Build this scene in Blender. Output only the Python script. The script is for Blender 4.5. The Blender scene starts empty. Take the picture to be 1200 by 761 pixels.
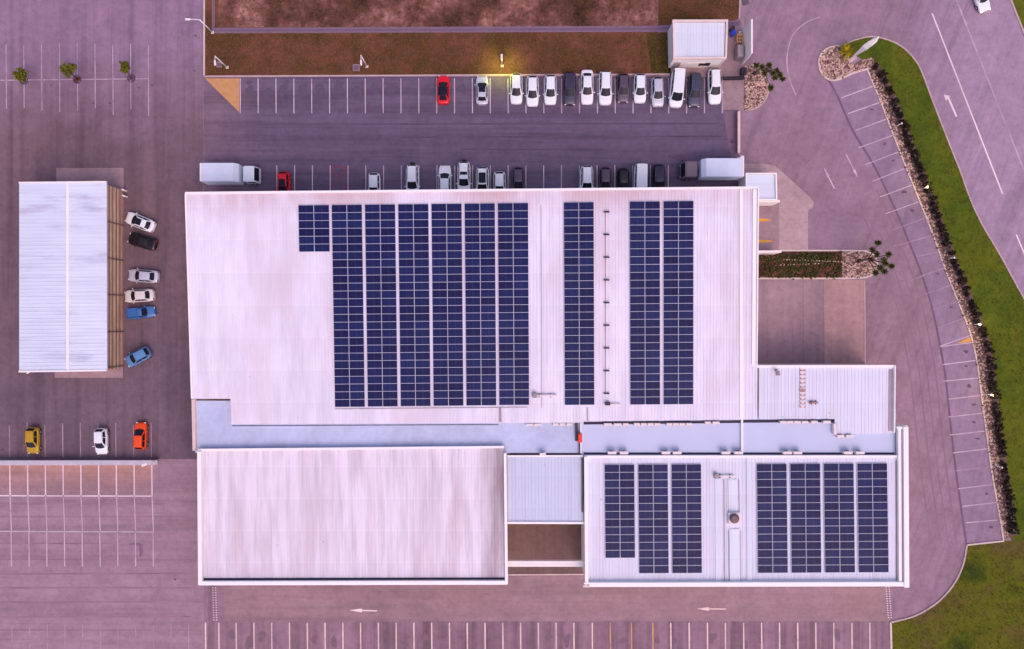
import bpy, bmesh, math, random
from mathutils import Vector, Matrix
random.seed(7)
PI = math.pi
scene = bpy.context.scene
COL = scene.collection

# ------------------------------------------------------------------ measuring
H = 100.0          # drone height (m)
K = 8.35           # photo pixels per metre on the ground
CX, CY = 600.0, 380.5

def P(px, py, z=0.0):
    """photo pixel -> metres, for a point at height z"""
    f = (1 - z / H) / K
    return Vector(((px - CX) * f, -(py - CY) * f, z))

class Plane:
    """roof plane z = z0 + s*Y"""
    def __init__(self, z0, s=0.0): self.z0, self.s = z0, s
    def z(self, Y): return self.z0 + self.s * Y
    def pt(self, px, py, dz=0.0):
        c = -(py - CY) / K
        Y = c * (1 - (self.z0 + dz) / H) / (1 + c * self.s / H)
        z = self.z(Y) + dz
        return Vector(((px - CX) / K * (1 - z / H), Y, z))

# ------------------------------------------------------------------ materials
def lin(c):
    c /= 255.0
    return c / 12.92 if c <= 0.04045 else ((c + 0.055) / 1.055) ** 2.4
LIGHT = (1.05, 0.92, 1.12)      # light reaching open ground after exposure
def alb(r, g, b):
    return tuple(min(0.9, lin(v) / l) for v, l in zip((r, g, b), LIGHT))

class N:
    """small node-graph helper"""
    def __init__(self, name):
        self.m = bpy.data.materials.new(name); self.m.use_nodes = True
        self.t = self.m.node_tree; self.bsdf = self.t.nodes['Principled BSDF']
        self._co = None
    def new(self, typ, **kw):
        n = self.t.nodes.new(typ)
        for k, v in kw.items(): setattr(n, k, v)
        return n
    def link(self, a, b): self.t.links.new(a, b)
    def co(self, scale=(1, 1, 1), rot=0.0, loc=(0, 0, 0)):
        if self._co is None: self._co = self.new('ShaderNodeTexCoord')
        m = self.new('ShaderNodeMapping')
        m.inputs['Scale'].default_value = scale
        m.inputs['Rotation'].default_value = (0, 0, rot)
        m.inputs['Location'].default_value = loc
        src = self._co.outputs['Object']
        if rot:
            m.inputs['Rotation'].default_value = (0, 0, 0)
            r = self.new('ShaderNodeMapping'); r.inputs['Rotation'].default_value = (0, 0, rot)
            self.link(src, r.inputs['Vector']); src = r.outputs['Vector']
        self.link(src, m.inputs['Vector'])
        return m.outputs['Vector']
    def axis(self, i, a, b, wob=0.0, scale=0.08):
        """0..1 ramp of one object coordinate between a and b, with a wavy edge"""
        if self._co is None: self._co = self.new('ShaderNodeTexCoord')
        x = self.new('ShaderNodeSeparateXYZ'); self.link(self._co.outputs['Object'], x.inputs[0])
        src = x.outputs[i]
        if wob:
            n = self.new('ShaderNodeMath', operation='MULTIPLY_ADD'); self.link(self.noise(scale, 4, 0.6), n.inputs[0]); n.inputs[1].default_value = wob
            self.link(src, n.inputs[2]); src = n.outputs[0]
        m = self.new('ShaderNodeMapRange'); self.link(src, m.inputs[0])
        m.inputs[1].default_value = a; m.inputs[2].default_value = b
        return m.outputs[0]
    def noise(self, scale, detail=4, rough=0.55, vec=None, dist=0.0):
        n = self.new('ShaderNodeTexNoise')
        n.inputs['Scale'].default_value = scale; n.inputs['Detail'].default_value = detail
        n.inputs['Roughness'].default_value = rough; n.inputs['Distortion'].default_value = dist
        self.link(vec if vec is not None else self.co(), n.inputs['Vector'])
        return n.outputs['Fac']
    def ramp(self, fac, stops):
        r = self.new('ShaderNodeValToRGB')
        els = r.color_ramp.elements
        while len(els) < len(stops): els.new(0.5)
        for e, (p, c) in zip(els, stops):
            e.position = p
            e.color = (c, c, c, 1) if isinstance(c, (int, float)) else (*c, 1)
        self.link(fac, r.inputs['Fac'])
        return r.outputs['Color']
    def mix(self, a, b, fac, mode='MIX'):
        m = self.new('ShaderNodeMix', data_type='RGBA', blend_type=mode)
        for sock, v in ((m.inputs[6], a), (m.inputs[7], b), (m.inputs[0], fac)):
            if hasattr(v, 'links') or hasattr(v, 'is_linked'): self.link(v, sock)
            elif isinstance(v, (int, float)) and sock.type == 'RGBA': sock.default_value = (v, v, v, 1)
            elif isinstance(v, (int, float)): sock.default_value = v
            else: sock.default_value = (*v, 1)
        return m.outputs[2]
    def bump(self, h, strength=0.3, dist=0.05):
        b = self.new('ShaderNodeBump')
        b.inputs['Strength'].default_value = strength; b.inputs['Distance'].default_value = dist
        self.link(h, b.inputs['Height']); self.link(b.outputs['Normal'], self.bsdf.inputs['Normal'])
    def done(self, color, rough=0.8, metal=0.0, spec=0.3, coat=0.0):
        b = self.bsdf
        if hasattr(color, 'is_linked'): self.link(color, b.inputs['Base Color'])
        else: b.inputs['Base Color'].default_value = (*color, 1)
        b.inputs['Roughness'].default_value = rough; b.inputs['Metallic'].default_value = metal
        b.inputs['Specular IOR Level'].default_value = spec
        b.inputs['Coat Weight'].default_value = coat
        return self.m

def sc(c, f): return tuple(min(0.95, v * f) for v in c)

def m_asphalt(name, c, rot=0.0, streak=0.16, blotch=0.16, tint=None, fade=None):
    g = N(name)
    big = g.noise(0.045, 5, 0.6, dist=0.6)
    mid = g.noise(0.35, 5, 0.6)
    fine = g.noise(7.0, 3, 0.7)
    st = g.noise(1.0, 4, 0.6, g.co((0.02, 0.55, 1), rot), 0.3)      # long streaks along the driving way
    st2 = g.noise(1.0, 3, 0.6, g.co((0.05, 2.2, 1), rot))
    col = g.mix(sc(c, 1 - blotch), sc(c, 1 + blotch), g.ramp(big, [(0.3, 0), (0.7, 1)]))
    if tint: col = g.mix(col, tint, g.ramp(g.noise(0.03, 3, 0.5, dist=0.8), [(0.42, 0), (0.66, 0.8)]))
    if fade: col = g.mix(col, fade[0], g.axis(fade[3], fade[1], fade[2], (fade[4] if len(fade) > 4 else (14 if fade[3] else 6))))
    col = g.mix(col, g.ramp(mid, [(0.3, 0.86), (0.7, 1.1)]), 1.0, 'MULTIPLY')
    col = g.mix(col, g.ramp(fine, [(0.25, 0.88), (0.75, 1.1)]), 1.0, 'MULTIPLY')
    col = g.mix(col, g.ramp(st, [(0.34, 1 - streak), (0.5, 1.0), (0.68, 1 + streak * 0.5)]), 1.0, 'MULTIPLY')
    col = g.mix(col, g.ramp(st2, [(0.3, 1 - streak * 0.7), (0.42, 1.0), (0.7, 1.03)]), 1.0, 'MULTIPLY')
    # worn dark stains
    stn = g.noise(0.55, 5, 0.7, g.co((1, 1, 1), 0, (31, 7, 0)), 0.4)
    col = g.mix(col, g.ramp(stn, [(0.24, 0.70), (0.34, 1.0)]), 1.0, 'MULTIPLY')
    mot = g.noise(1.3, 4, 0.7, g.co((1, 1, 1), 0, (3, 8, 0)))
    col = g.mix(col, g.ramp(mot, [(0.28, 0.84), (0.5, 1.0), (0.75, 1.12)]), 1.0, 'MULTIPLY')
    g.bump(fine, 0.25, 0.02)
    return g.done(col, 0.9, spec=0.2)

def m_paint_metal(name, c, streak=0.1, dirt=(0.5, 0.38, 0.38), amount=0.3, scale=1.3, thr=(0.5, 0.72), spots=True, zones=(), rot=0.0):
    """pale roofing sheet with runs of dirt along the fall (y)"""
    g = N(name)
    st = g.noise(1.0, 5, 0.65, g.co((scale, 0.03, 1), rot))
    st2 = g.noise(1.0, 4, 0.6, g.co((scale * 4.5, 0.09, 1), rot, (9, 3, 0)))
    big = g.noise(0.06, 4, 0.6, dist=0.5)
    col = g.mix(sc(c, 0.97), sc(c, 1.03), g.ramp(big, [(0.35, 0), (0.65, 1)]))
    col = g.mix(col, g.ramp(st2, [(0.3, 1 - streak), (0.55, 1.0), (0.75, 1.03)]), 1.0, 'MULTIPLY')
    fac = g.mix(g.ramp(st, [(thr[0], 0.0), (thr[1], amount)]), g.ramp(g.noise(0.12, 4, 0.6), [(0.35, 0.65), (0.6, 1.0)]), 1.0, 'MULTIPLY')
    col = g.mix(col, dirt, fac)
    for (ax, a, b, wob, dc, am) in zones:          # dirt that collects along one edge
        zf = g.mix(g.axis(ax, a, b, wob, 0.3), g.ramp(st, [(0.3, 0.25), (0.6, 1.0)]), 1.0, 'MULTIPLY')
        col = g.mix(col, dc, g.mix(zf, am, 1.0, 'MULTIPLY'))
    if spots:
        sp = g.noise(1.6, 2, 0.5, g.co((1, 0.8, 1), 0, (50, 2, 0)))
        col = g.mix(col, g.ramp(sp, [(0.205, 0.6), (0.225, 1.0)]), 1.0, 'MULTIPLY')
    # sheet laps every few metres
    w = g.new('ShaderNodeTexWave', wave_type='BANDS', bands_direction='Y', wave_profile='SAW'); w.inputs['Scale'].default_value = 0.075
    g.link(g.co(), w.inputs['Vector'])
    col = g.mix(col, g.ramp(w.outputs['Fac'], [(0.0, 1.04), (0.05, 1.0), (1.0, 0.975)]), 1.0, 'MULTIPLY')
    return g.done(col, 0.55, spec=0.35)

def m_plain(name, c, rough=0.6, var=0.08, scale=0.9, metal=0.0, spec=0.4, coat=0.0):
    g = N(name)
    n = g.noise(scale, 4, 0.6)
    col = g.mix(sc(c, 1 - var), sc(c, 1 + var), g.ramp(n, [(0.3, 0), (0.7, 1)]))
    return g.done(col, rough, metal, spec, coat)

def m_flatroof(name, c):
    g = N(name)
    n = g.noise(0.22, 6, 0.65, dist=0.6); n2 = g.noise(1.4, 4, 0.6)
    col = g.mix(sc(c, 0.88), sc(c, 1.05), g.ramp(n, [(0.32, 0), (0.62, 1)]))
    col = g.mix(col, g.ramp(n2, [(0.25, 0.9), (0.6, 1.02)]), 1.0, 'MULTIPLY')
    d = g.noise(0.5, 5, 0.7, g.co((1, 1, 1), 0, (12, 4, 0)), 0.8)
    col = g.mix(col, (0.42, 0.34, 0.38), g.ramp(d, [(0.60, 0), (0.78, 0.5)]))
    return g.done(col, 0.7, spec=0.3)

def m_grass(name, stops, s1=0.12, s2=1.1, rot=0.0, stretch=(1, 1, 1), coarse=0.5, dist=0.25, fine=0.3):
    g = N(name)
    n = g.noise(s1, 8, 0.68, g.co(stretch, rot), dist); f = g.noise(s2, 5, 0.75); ff = g.noise(9.0, 3, 0.7)
    col = g.ramp(n, stops)
    col = g.mix(col, g.ramp(f, [(0.3, 1 - coarse), (0.7, 1 + coarse * 0.7)]), 1.0, 'MULTIPLY')
    col = g.mix(col, g.ramp(ff, [(0.25, 1 - fine), (0.75, 1 + fine * .85)]), 1.0, 'MULTIPLY')
    g.bump(ff, 0.6, 0.08)
    return g.done(col, 0.95, spec=0.1)

def m_gravel(name, c1, c2):
    g = N(name)
    v = g.new('ShaderNodeTexVoronoi'); v.inputs['Scale'].default_value = 3.2
    g.link(g.co(), v.inputs['Vector'])
    s = g.new('ShaderNodeSeparateColor'); g.link(v.outputs['Color'], s.inputs[0])
    col = g.mix(c1, c2, s.outputs[0])
    col = g.mix(col, g.ramp(v.outputs['Distance'], [(0.2, 1.0), (0.7, 0.45)]), 1.0, 'MULTIPLY')
    return g.done(col, 0.9, spec=0.15)

def m_leaf(name, c1, c2):
    g = N(name)
    o = g.new('ShaderNodeNewGeometry')
    col = g.mix(c1, c2, o.outputs['Random Per Island'])
    return g.done(col, 0.7, spec=0.2)

def m_emit(name, c, s):
    g = N(name)
    g.bsdf.inputs['Emission Color'].default_value = (*c, 1); g.bsdf.inputs['Emission Strength'].default_value = s
    return g.done(c, 0.4)

def m_panel(name):
    g = N(name)
    if g._co is None: g._co = g.new('ShaderNodeTexCoord')
    xy = g.new('ShaderNodeSeparateXYZ'); g.link(g._co.outputs['Object'], xy.inputs[0])
    def grid(sock, pitch, w):
        a = g.new('ShaderNodeMath', operation='MULTIPLY'); a.inputs[1].default_value = 1 / pitch; g.link(sock, a.inputs[0])
        b = g.new('ShaderNodeMath', operation='FRACT'); g.link(a.outputs[0], b.inputs[0])
        c = g.new('ShaderNodeMath', operation='LESS_THAN'); c.inputs[1].default_value = w; g.link(b.outputs[0], c.inputs[0])
        return c.outputs[0]
    gx = grid(xy.outputs[0], 0.1565, 0.05); gy = grid(xy.outputs[1], 0.1565, 0.05)
    mx = g.new('ShaderNodeMath', operation='MAXIMUM'); g.link(gx, mx.inputs[0]); g.link(gy, mx.inputs[1])
    oi = g.new('ShaderNodeObjectInfo')
    base = g.mix(alb(24, 22, 68), alb(30, 36, 86), oi.outputs['Random'])
    cell = g.noise(5.0, 2, 0.5)
    base = g.mix(base, g.ramp(cell, [(0.3, 0.85), (0.7, 1.2)]), 1.0, 'MULTIPLY')
    cen = g.new('ShaderNodeMath', operation='ABSOLUTE'); g.link(xy.outputs[0], cen.inputs[0])
    lt = g.new('ShaderNodeMath', operation='LESS_THAN'); g.link(cen.outputs[0], lt.inputs[0]); lt.inputs[1].default_value = 0.03
    base = g.mix(base, alb(64, 66, 122), g.mix(mx.outputs[0], 0.0, 0.72))
    base = g.mix(base, alb(62, 72, 124), g.mix(lt.outputs[0], 0.0, 0.5))
    return g.done(base, 0.32, spec=0.12)

def m_line(name, c, under, wear=(0.36, 0.5), scale=0.55):
    g = N(name)
    n = g.noise(scale, 5, 0.7, dist=0.4); n2 = g.noise(0.13, 3, 0.5, g.co((1, 1, 1), 0, (5, 17, 0)))
    f = g.mix(g.ramp(n, [(wear[0] - 0.1, 0.15), (wear[1], 1.0)]), g.ramp(n2, [(0.35, 0.55), (0.6, 1.0)]), 1.0, 'MULTIPLY')
    return g.done(g.mix(under, c, f), 0.8, spec=0.2)
M = {}
M['asph_base'] = m_asphalt('asphalt_mauve', alb(150, 118, 142), -1.2, 0.15, 0.10, alb(152, 117, 134))
M['asph_nw'] = m_asphalt('asphalt_north_west', alb(144, 112, 146), 0.0, 0.10, 0.10)
M['asph_north'] = m_asphalt('asphalt_north_lot', alb(122, 96, 118), 0.0, 0.24, 0.12, fade=(alb(106, 88, 116), -38, -30, 0))
M['asph_west'] = m_asphalt('asphalt_west_yard', alb(112, 89, 106), PI / 2, 0.19, 0.15, alb(124, 95, 108), fade=(alb(146, 114, 143), 32, 46, 1))  # fade darkens southward: shade over the yard painted into the asphalt colour
M['asph_south'] = m_asphalt('asphalt_south', alb(154, 120, 136), 0.0, 0.15, 0.10, alb(158, 122, 128))
M['asph_sw'] = m_asphalt('asphalt_south_west', alb(159, 124, 144), 0.0, 0.16, 0.08)
M['asph_warm'] = m_asphalt('asphalt_warm_bays', alb(160, 122, 138), 0.0, 0.14, 0.10, fade=(alb(182, 134, 130), -22.5, -18.5, 1, 2))  # warmer towards the low wall: lamp spill painted into the asphalt colour
M['asph_bays'] = m_asphalt('asphalt_south_bays', alb(144, 110, 130), PI / 2, 0.34, 0.14)
M['asph_road'] = m_asphalt('asphalt_road', alb(149, 117, 142), -1.19, 0.14, 0.08, fade=(alb(163, 132, 160), 57, 67, 0))
M['asph_east'] = m_asphalt('asphalt_east_bays', alb(148, 119, 146), -1.35, 0.10, 0.10)
M['conc'] = m_asphalt('concrete_paving', alb(182, 148, 160), 0.0, 0.06, 0.08)
M['conc_pad'] = m_asphalt('concrete_pad', alb(160, 128, 142), 0.0, 0.06, 0.10)
M['conc_apron'] = m_asphalt('concrete_apron', alb(160, 127, 142), PI / 2, 0.12, 0.14, alb(146, 116, 126))
M['apron_pink'] = m_asphalt('pink_concrete', alb(178, 136, 142), PI / 2, 0.10, 0.10)
M['conc_court'] = m_asphalt('concrete_courtyard', alb(116, 90, 96), PI / 2, 0.12, 0.14, alb(128, 96, 92))
M['orange_brick'] = m_plain('orange_paving', alb(198, 140, 100), 0.9, 0.12, 1.5)
M['kerb'] = m_plain('kerb_concrete', alb(190, 158, 166), 0.85, 0.12, 0.8)
M['kerb_light'] = m_plain('kerb_pale', alb(214, 186, 188), 0.85, 0.10, 0.8)
M['stain'] = m_plain('oil_stain', alb(96, 72, 98), 0.7, 0.15, 2.0)
M['stain_soft'] = m_plain('faint_stain', alb(126, 96, 120), 0.8, 0.15, 2.0)
M['seam_dark'] = m_line('tarred_crack', alb(80, 64, 88), alb(104, 86, 114), (0.44, 0.62), 0.15)
M['stain_bay'] = m_plain('bay_stain', alb(92, 76, 102), 0.8, 0.15, 2.0)
M['stain_south'] = m_plain('south_bay_stain', alb(122, 92, 112), 0.8, 0.15, 2.0)
M['seam'] = m_plain('dark_joint', alb(112, 84, 112), 0.85, 0.12, 0.6)
M['track'] = m_line('tyre_track', alb(134, 104, 130), alb(149, 117, 140), (0.4, 0.56), 0.3)
M['joint_sw'] = m_line('tarred_joint', alb(132, 98, 116), alb(162, 124, 143), (0.46, 0.62), 0.12)
M['line'] = m_line('worn_white_paint', alb(212, 184, 205), alb(150, 118, 146))
M['line_faint'] = m_line('faded_white_paint', alb(186, 152, 178), alb(140, 108, 136), (0.44, 0.6))
M['line_nw'] = m_line('thin_white_paint', alb(198, 168, 194), alb(146, 114, 142), (0.42, 0.58))
M['line_bright'] = m_line('fresh_white_paint', alb(240, 212, 228), alb(190, 155, 175), (0.28, 0.42))
M['line_warm'] = m_line('worn_cream_paint', alb(240, 208, 210), alb(180, 140, 150))
M['line_orange'] = m_line('worn_orange_paint', alb(224, 160, 110), alb(160, 118, 120))
M['line_yellow'] = m_plain('yellow_paint', alb(222, 150, 60), 0.8, 0.12, 1.2)
M['line_red'] = m_plain('faded_red_paint', alb(150, 62, 84), 0.8, 0.2, 1.2)
M['soil'] = m_grass('bare_soil', [(0.34, alb(66, 44, 36)), (0.47, alb(108, 68, 64)), (0.57, alb(146, 96, 94)), (0.66, alb(184, 130, 128))], 0.17, 1.0, coarse=0.5)
M['verge'] = m_grass('dry_verge_grass', [(0.32, alb(84, 62, 32)), (0.45, alb(102, 64, 48)), (0.57, alb(122, 74, 64)), (0.72, alb(98, 76, 36))], 0.13, 0.9, coarse=0.28, fine=0.22)
M['verge_green'] = m_grass('green_verge_grass', [(0.3, alb(44, 44, 22)), (0.5, alb(74, 62, 32)), (0.7, alb(104, 74, 50))], 0.18, 1.2, coarse=0.3)
M['lawn'] = m_grass('lawn_grass', [(0.28, alb(50, 64, 24)), (0.42, alb(78, 90, 26)), (0.55, alb(96, 100, 28)), (0.68, alb(98, 86, 38)), (0.8, alb(112, 88, 56))], 0.10, 0.6, 0.4, (1, 0.55, 1), coarse=0.25, fine=0.2)
M['lawn_mix'] = m_grass('patchy_lawn_grass', [(0.30, alb(36, 44, 24)), (0.41, alb(62, 70, 24)), (0.50, alb(98, 96, 26)), (0.62, alb(98, 80, 46)), (0.74, alb(132, 98, 84))], 0.085, 0.5, 0.3, coarse=0.22, dist=0.15, fine=0.2)
M['bed_soil'] = m_grass('planting_soil', [(0.3, alb(60, 40, 34)), (0.5, alb(100, 62, 56)), (0.7, alb(136, 88, 86))], 0.5, 1.6, coarse=0.3)
M['hedge_soil'] = m_plain('mulch', alb(112, 82, 82), 0.95, 0.25, 0.8)
M['gravel'] = m_gravel('rock_mulch', alb(150, 102, 100), alb(222, 184, 180))
M['gravel_brown'] = m_gravel('brown_rock_mulch', alb(124, 88, 88), alb(186, 148, 144))
M['stone'] = m_plain('pale_stone', alb(208, 168, 162), 0.9, 0.25, 0.7)
M['stone_dark'] = m_plain('brown_stone', alb(120, 82, 80), 0.9, 0.25, 0.7)

M['roof_main'] = m_paint_metal('white_roof_sheet', alb(232, 217, 245), 0.15, alb(218, 196, 218), 0.85, 0.16, (0.46, 0.66), zones=((1, 13.0, 18.5, 4, alb(196, 148, 160), 0.85),))
M['roof_east'] = m_paint_metal('pale_roof_sheet', alb(222, 213, 242), 0.06, alb(205, 186, 205), 0.6, 0.5, (0.5, 0.7))
M['roof_dirty'] = m_paint_metal('stained_roof_sheet', alb(232, 214, 237), 0.24, alb(206, 178, 198), 1.5, 0.25, (0.48, 0.8), zones=((0, 18.2, 20.5, 1.0, alb(132, 100, 112), 0.8), (1, -3.5, -7.5, 2, alb(176, 168, 204), 0.6)))
M['roof_link'] = m_paint_metal('link_roof_sheet', alb(204, 200, 232), 0.07, alb(180, 164, 190), 0.6, 0.8, (0.5, 0.75))
M['roof_blue'] = m_paint_metal('cool_roof_sheet', alb(218, 216, 244), 0.08, alb(176, 168, 200), 0.9, 0.5, (0.54, 0.72), False, rot=PI / 2)
M['roof_white'] = m_paint_metal('bright_roof_sheet', alb(222, 217, 242), 0.05, alb(190, 180, 205), 0.5, 0.6, (0.5, 0.75), False)
M['flat_blue'] = m_flatroof('waterproofed_slab_stained', alb(192, 192, 232))
M['flat_plain'] = m_plain('waterproofed_slab', alb(198, 196, 234), 0.7, 0.03, 0.3)
M['white_wall'] = m_plain('white_plaster', alb(240, 222, 232), 0.75, 0.05, 0.5)
M['cream_wall'] = m_plain('cream_plaster', alb(228, 200, 205), 0.8, 0.08, 0.5)
M['wall_pink'] = m_plain('pinkish_plaster', alb(222, 186, 190), 0.8, 0.10, 0.5)
M['wall_lavender'] = m_plain('lavender_concrete', alb(192, 176, 196), 0.8, 0.12, 0.9)
M['trim'] = m_plain('white_trim', alb(244, 230, 242), 0.5, 0.03, 0.5)
M['gutter'] = m_plain('dark_gutter_and_shade', alb(40, 32, 62), 0.6, 0.1, 0.8)  # also colours the painted shade strips on the flat roof
M['grey_metal'] = m_plain('grey_metal', alb(150, 130, 148), 0.45, 0.1, 1.0, 0.3)
M['dark_metal'] = m_plain('dark_metal', alb(52, 40, 58), 0.5, 0.12, 1.0)
M['alu'] = m_plain('aluminium_frame', alb(206, 200, 228), 0.4, 0.03, 1.0, 0.0, 0.5)
M['cells'] = m_panel('solar_cells')
M['ac'] = m_plain('ac_casing', alb(228, 206, 218), 0.5, 0.06, 1.2)
M['ac_grille'] = m_plain('ac_grille', alb(70, 58, 74), 0.5, 0.1, 2.0)
M['rust'] = m_plain('rusty_stain', alb(176, 128, 134), 0.8, 0.15, 1.0)
M['shutter'] = m_plain('roller_shutter', alb(170, 150, 160), 0.6, 0.05, 1.0)
M['pipe_brown'] = m_plain('brown_downpipe', alb(120, 88, 90), 0.7, 0.15, 1.0)
M['cowl'] = m_plain('weathered_cowl', alb(128, 98, 104), 0.8, 0.15, 2.0)
M['orange_box'] = m_plain('orange_plastic', alb(226, 52, 28), 0.4, 0.04, 1.0)
M['wood'] = m_plain('pallet_wood', alb(206, 150, 110), 0.8, 0.12, 2.0)
M['blue_plastic'] = m_plain('blue_plastic', alb(38, 66, 196), 0.4, 0.06, 1.0)
M['green_plastic'] = m_plain('green_plastic', alb(48, 84, 70), 0.5, 0.06, 1.0)
M['bark'] = m_plain('bark', alb(110, 84, 78), 0.95, 0.2, 3.0)
M['leaf_tree'] = m_leaf('tree_leaves', alb(58, 62, 14), alb(128, 122, 34))
M['leaf_aloe'] = m_leaf('rosette_leaves', alb(52, 58, 26), alb(108, 104, 58))
M['leaf_cycad'] = m_leaf('cycad_leaves', alb(104, 92, 10), alb(186, 154, 20))
M['leaf_hedge'] = m_leaf('hedge_leaves', alb(22, 18, 14), alb(58, 44, 32))
M['leaf_cover'] = m_leaf('cover_leaves', alb(44, 50, 24), alb(96, 92, 48))
M['leaf_dry'] = m_leaf('dry_leaves', alb(120, 72, 58), alb(150, 104, 80))
M['blade_lawn'] = m_leaf('grass_blades', alb(60, 72, 14), alb(108, 108, 34))
M['blade_verge'] = m_leaf('dry_grass_blades', alb(92, 72, 34), alb(132, 98, 66))
# stripes of the ribbed cladding run level round the shed
def m_cladding():
    g = N('brown_cladding')
    n = g.noise(1.0, 4, 0.6, g.co((0.6, 0.10, 0.9))); n2 = g.noise(0.4, 4, 0.6)
    col = g.mix(alb(186, 140, 126), alb(222, 180, 160), g.ramp(n, [(0.35, 0), (0.65, 1)]))
    col = g.mix(col, g.ramp(n2, [(0.3, 0.88), (0.7, 1.08)]), 1.0, 'MULTIPLY')
    return g.done(col, 0.7)
M['cladding'] = m_cladding()
M['cladding_dark'] = m_plain('shadow_brown_cladding', alb(150, 112, 104), 0.8, 0.15, 0.7)
def m_car(name, c, rough=0.28, metal=0.0):
    g = N(name); return g.done(c, rough, metal, 0.4, 0.25)
CARC = {
 'white': m_car('car_white', alb(232, 226, 244)), 'silver': m_car('car_silver', alb(196, 190, 214), 0.3, 0.15),
 'cream': m_car('car_cream', alb(222, 206, 214)), 'red': m_car('car_red', alb(222, 18, 34)),
 'dark': m_car('car_charcoal', alb(52, 46, 72)), 'black': m_car('car_black', alb(26, 20, 26)),
 'grey': m_car('car_dark_grey', alb(82, 66, 86)), 'navy': m_car('car_navy', alb(36, 34, 62)),
 'slate': m_car('car_slate', alb(60, 62, 86)), 'blue': m_car('car_blue', alb(62, 108, 178)),
 'sky': m_car('car_sky_blue', alb(92, 134, 192)), 'yellow': m_car('car_mustard', alb(184, 138, 22)),
 'orange': m_car('car_orange', alb(236, 74, 16)),
}
M['glass'] = m_plain('tinted_glass', (0.012, 0.013, 0.022), 0.22, 0.05, 1.0, spec=0.22)
M['tyre'] = m_plain('tyre_rubber', (0.02, 0.02, 0.022), 0.9, 0.1, 3)
M['rim'] = m_plain('alloy_rim', (0.45, 0.45, 0.48), 0.35, 0.05, 3, 0.7)
M['lens'] = m_car('clear_lens', (0.7, 0.68, 0.66), 0.15)
M['tail'] = m_car('red_lens', (0.35, 0.02, 0.02), 0.2)
M['black_trim'] = m_plain('black_trim', (0.02, 0.02, 0.024), 0.6, 0.1, 3)
M['lamp_on'] = m_emit('lit_lamp', (1.0, 0.86, 0.42), 5)
M['head_on'] = m_emit('lit_headlight', (1.0, 0.92, 0.82), 6)
M['lamp_off'] = m_car('unlit_lamp', alb(236, 220, 228), 0.3)
M['pole'] = m_plain('white_post', alb(240, 222, 232), 0.4, 0.04, 1.0)

# ------------------------------------------------------------------ objects
def link(name, data):
    o = bpy.data.objects.new(name, data); COL.objects.link(o); return o

def tag(o, label=None, cat=None, group=None, kind=None):
    if label: o['label'] = label
    if cat: o['category'] = cat
    if group: o['group'] = group
    if kind: o['kind'] = kind
    return o

def empty(name, loc, label, cat, group=None, rz=0.0):
    o = link(name, None); o.location = loc; o.rotation_euler = (0, 0, rz)
    o.empty_display_size = 0.5
    return tag(o, label, cat, group)

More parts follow.
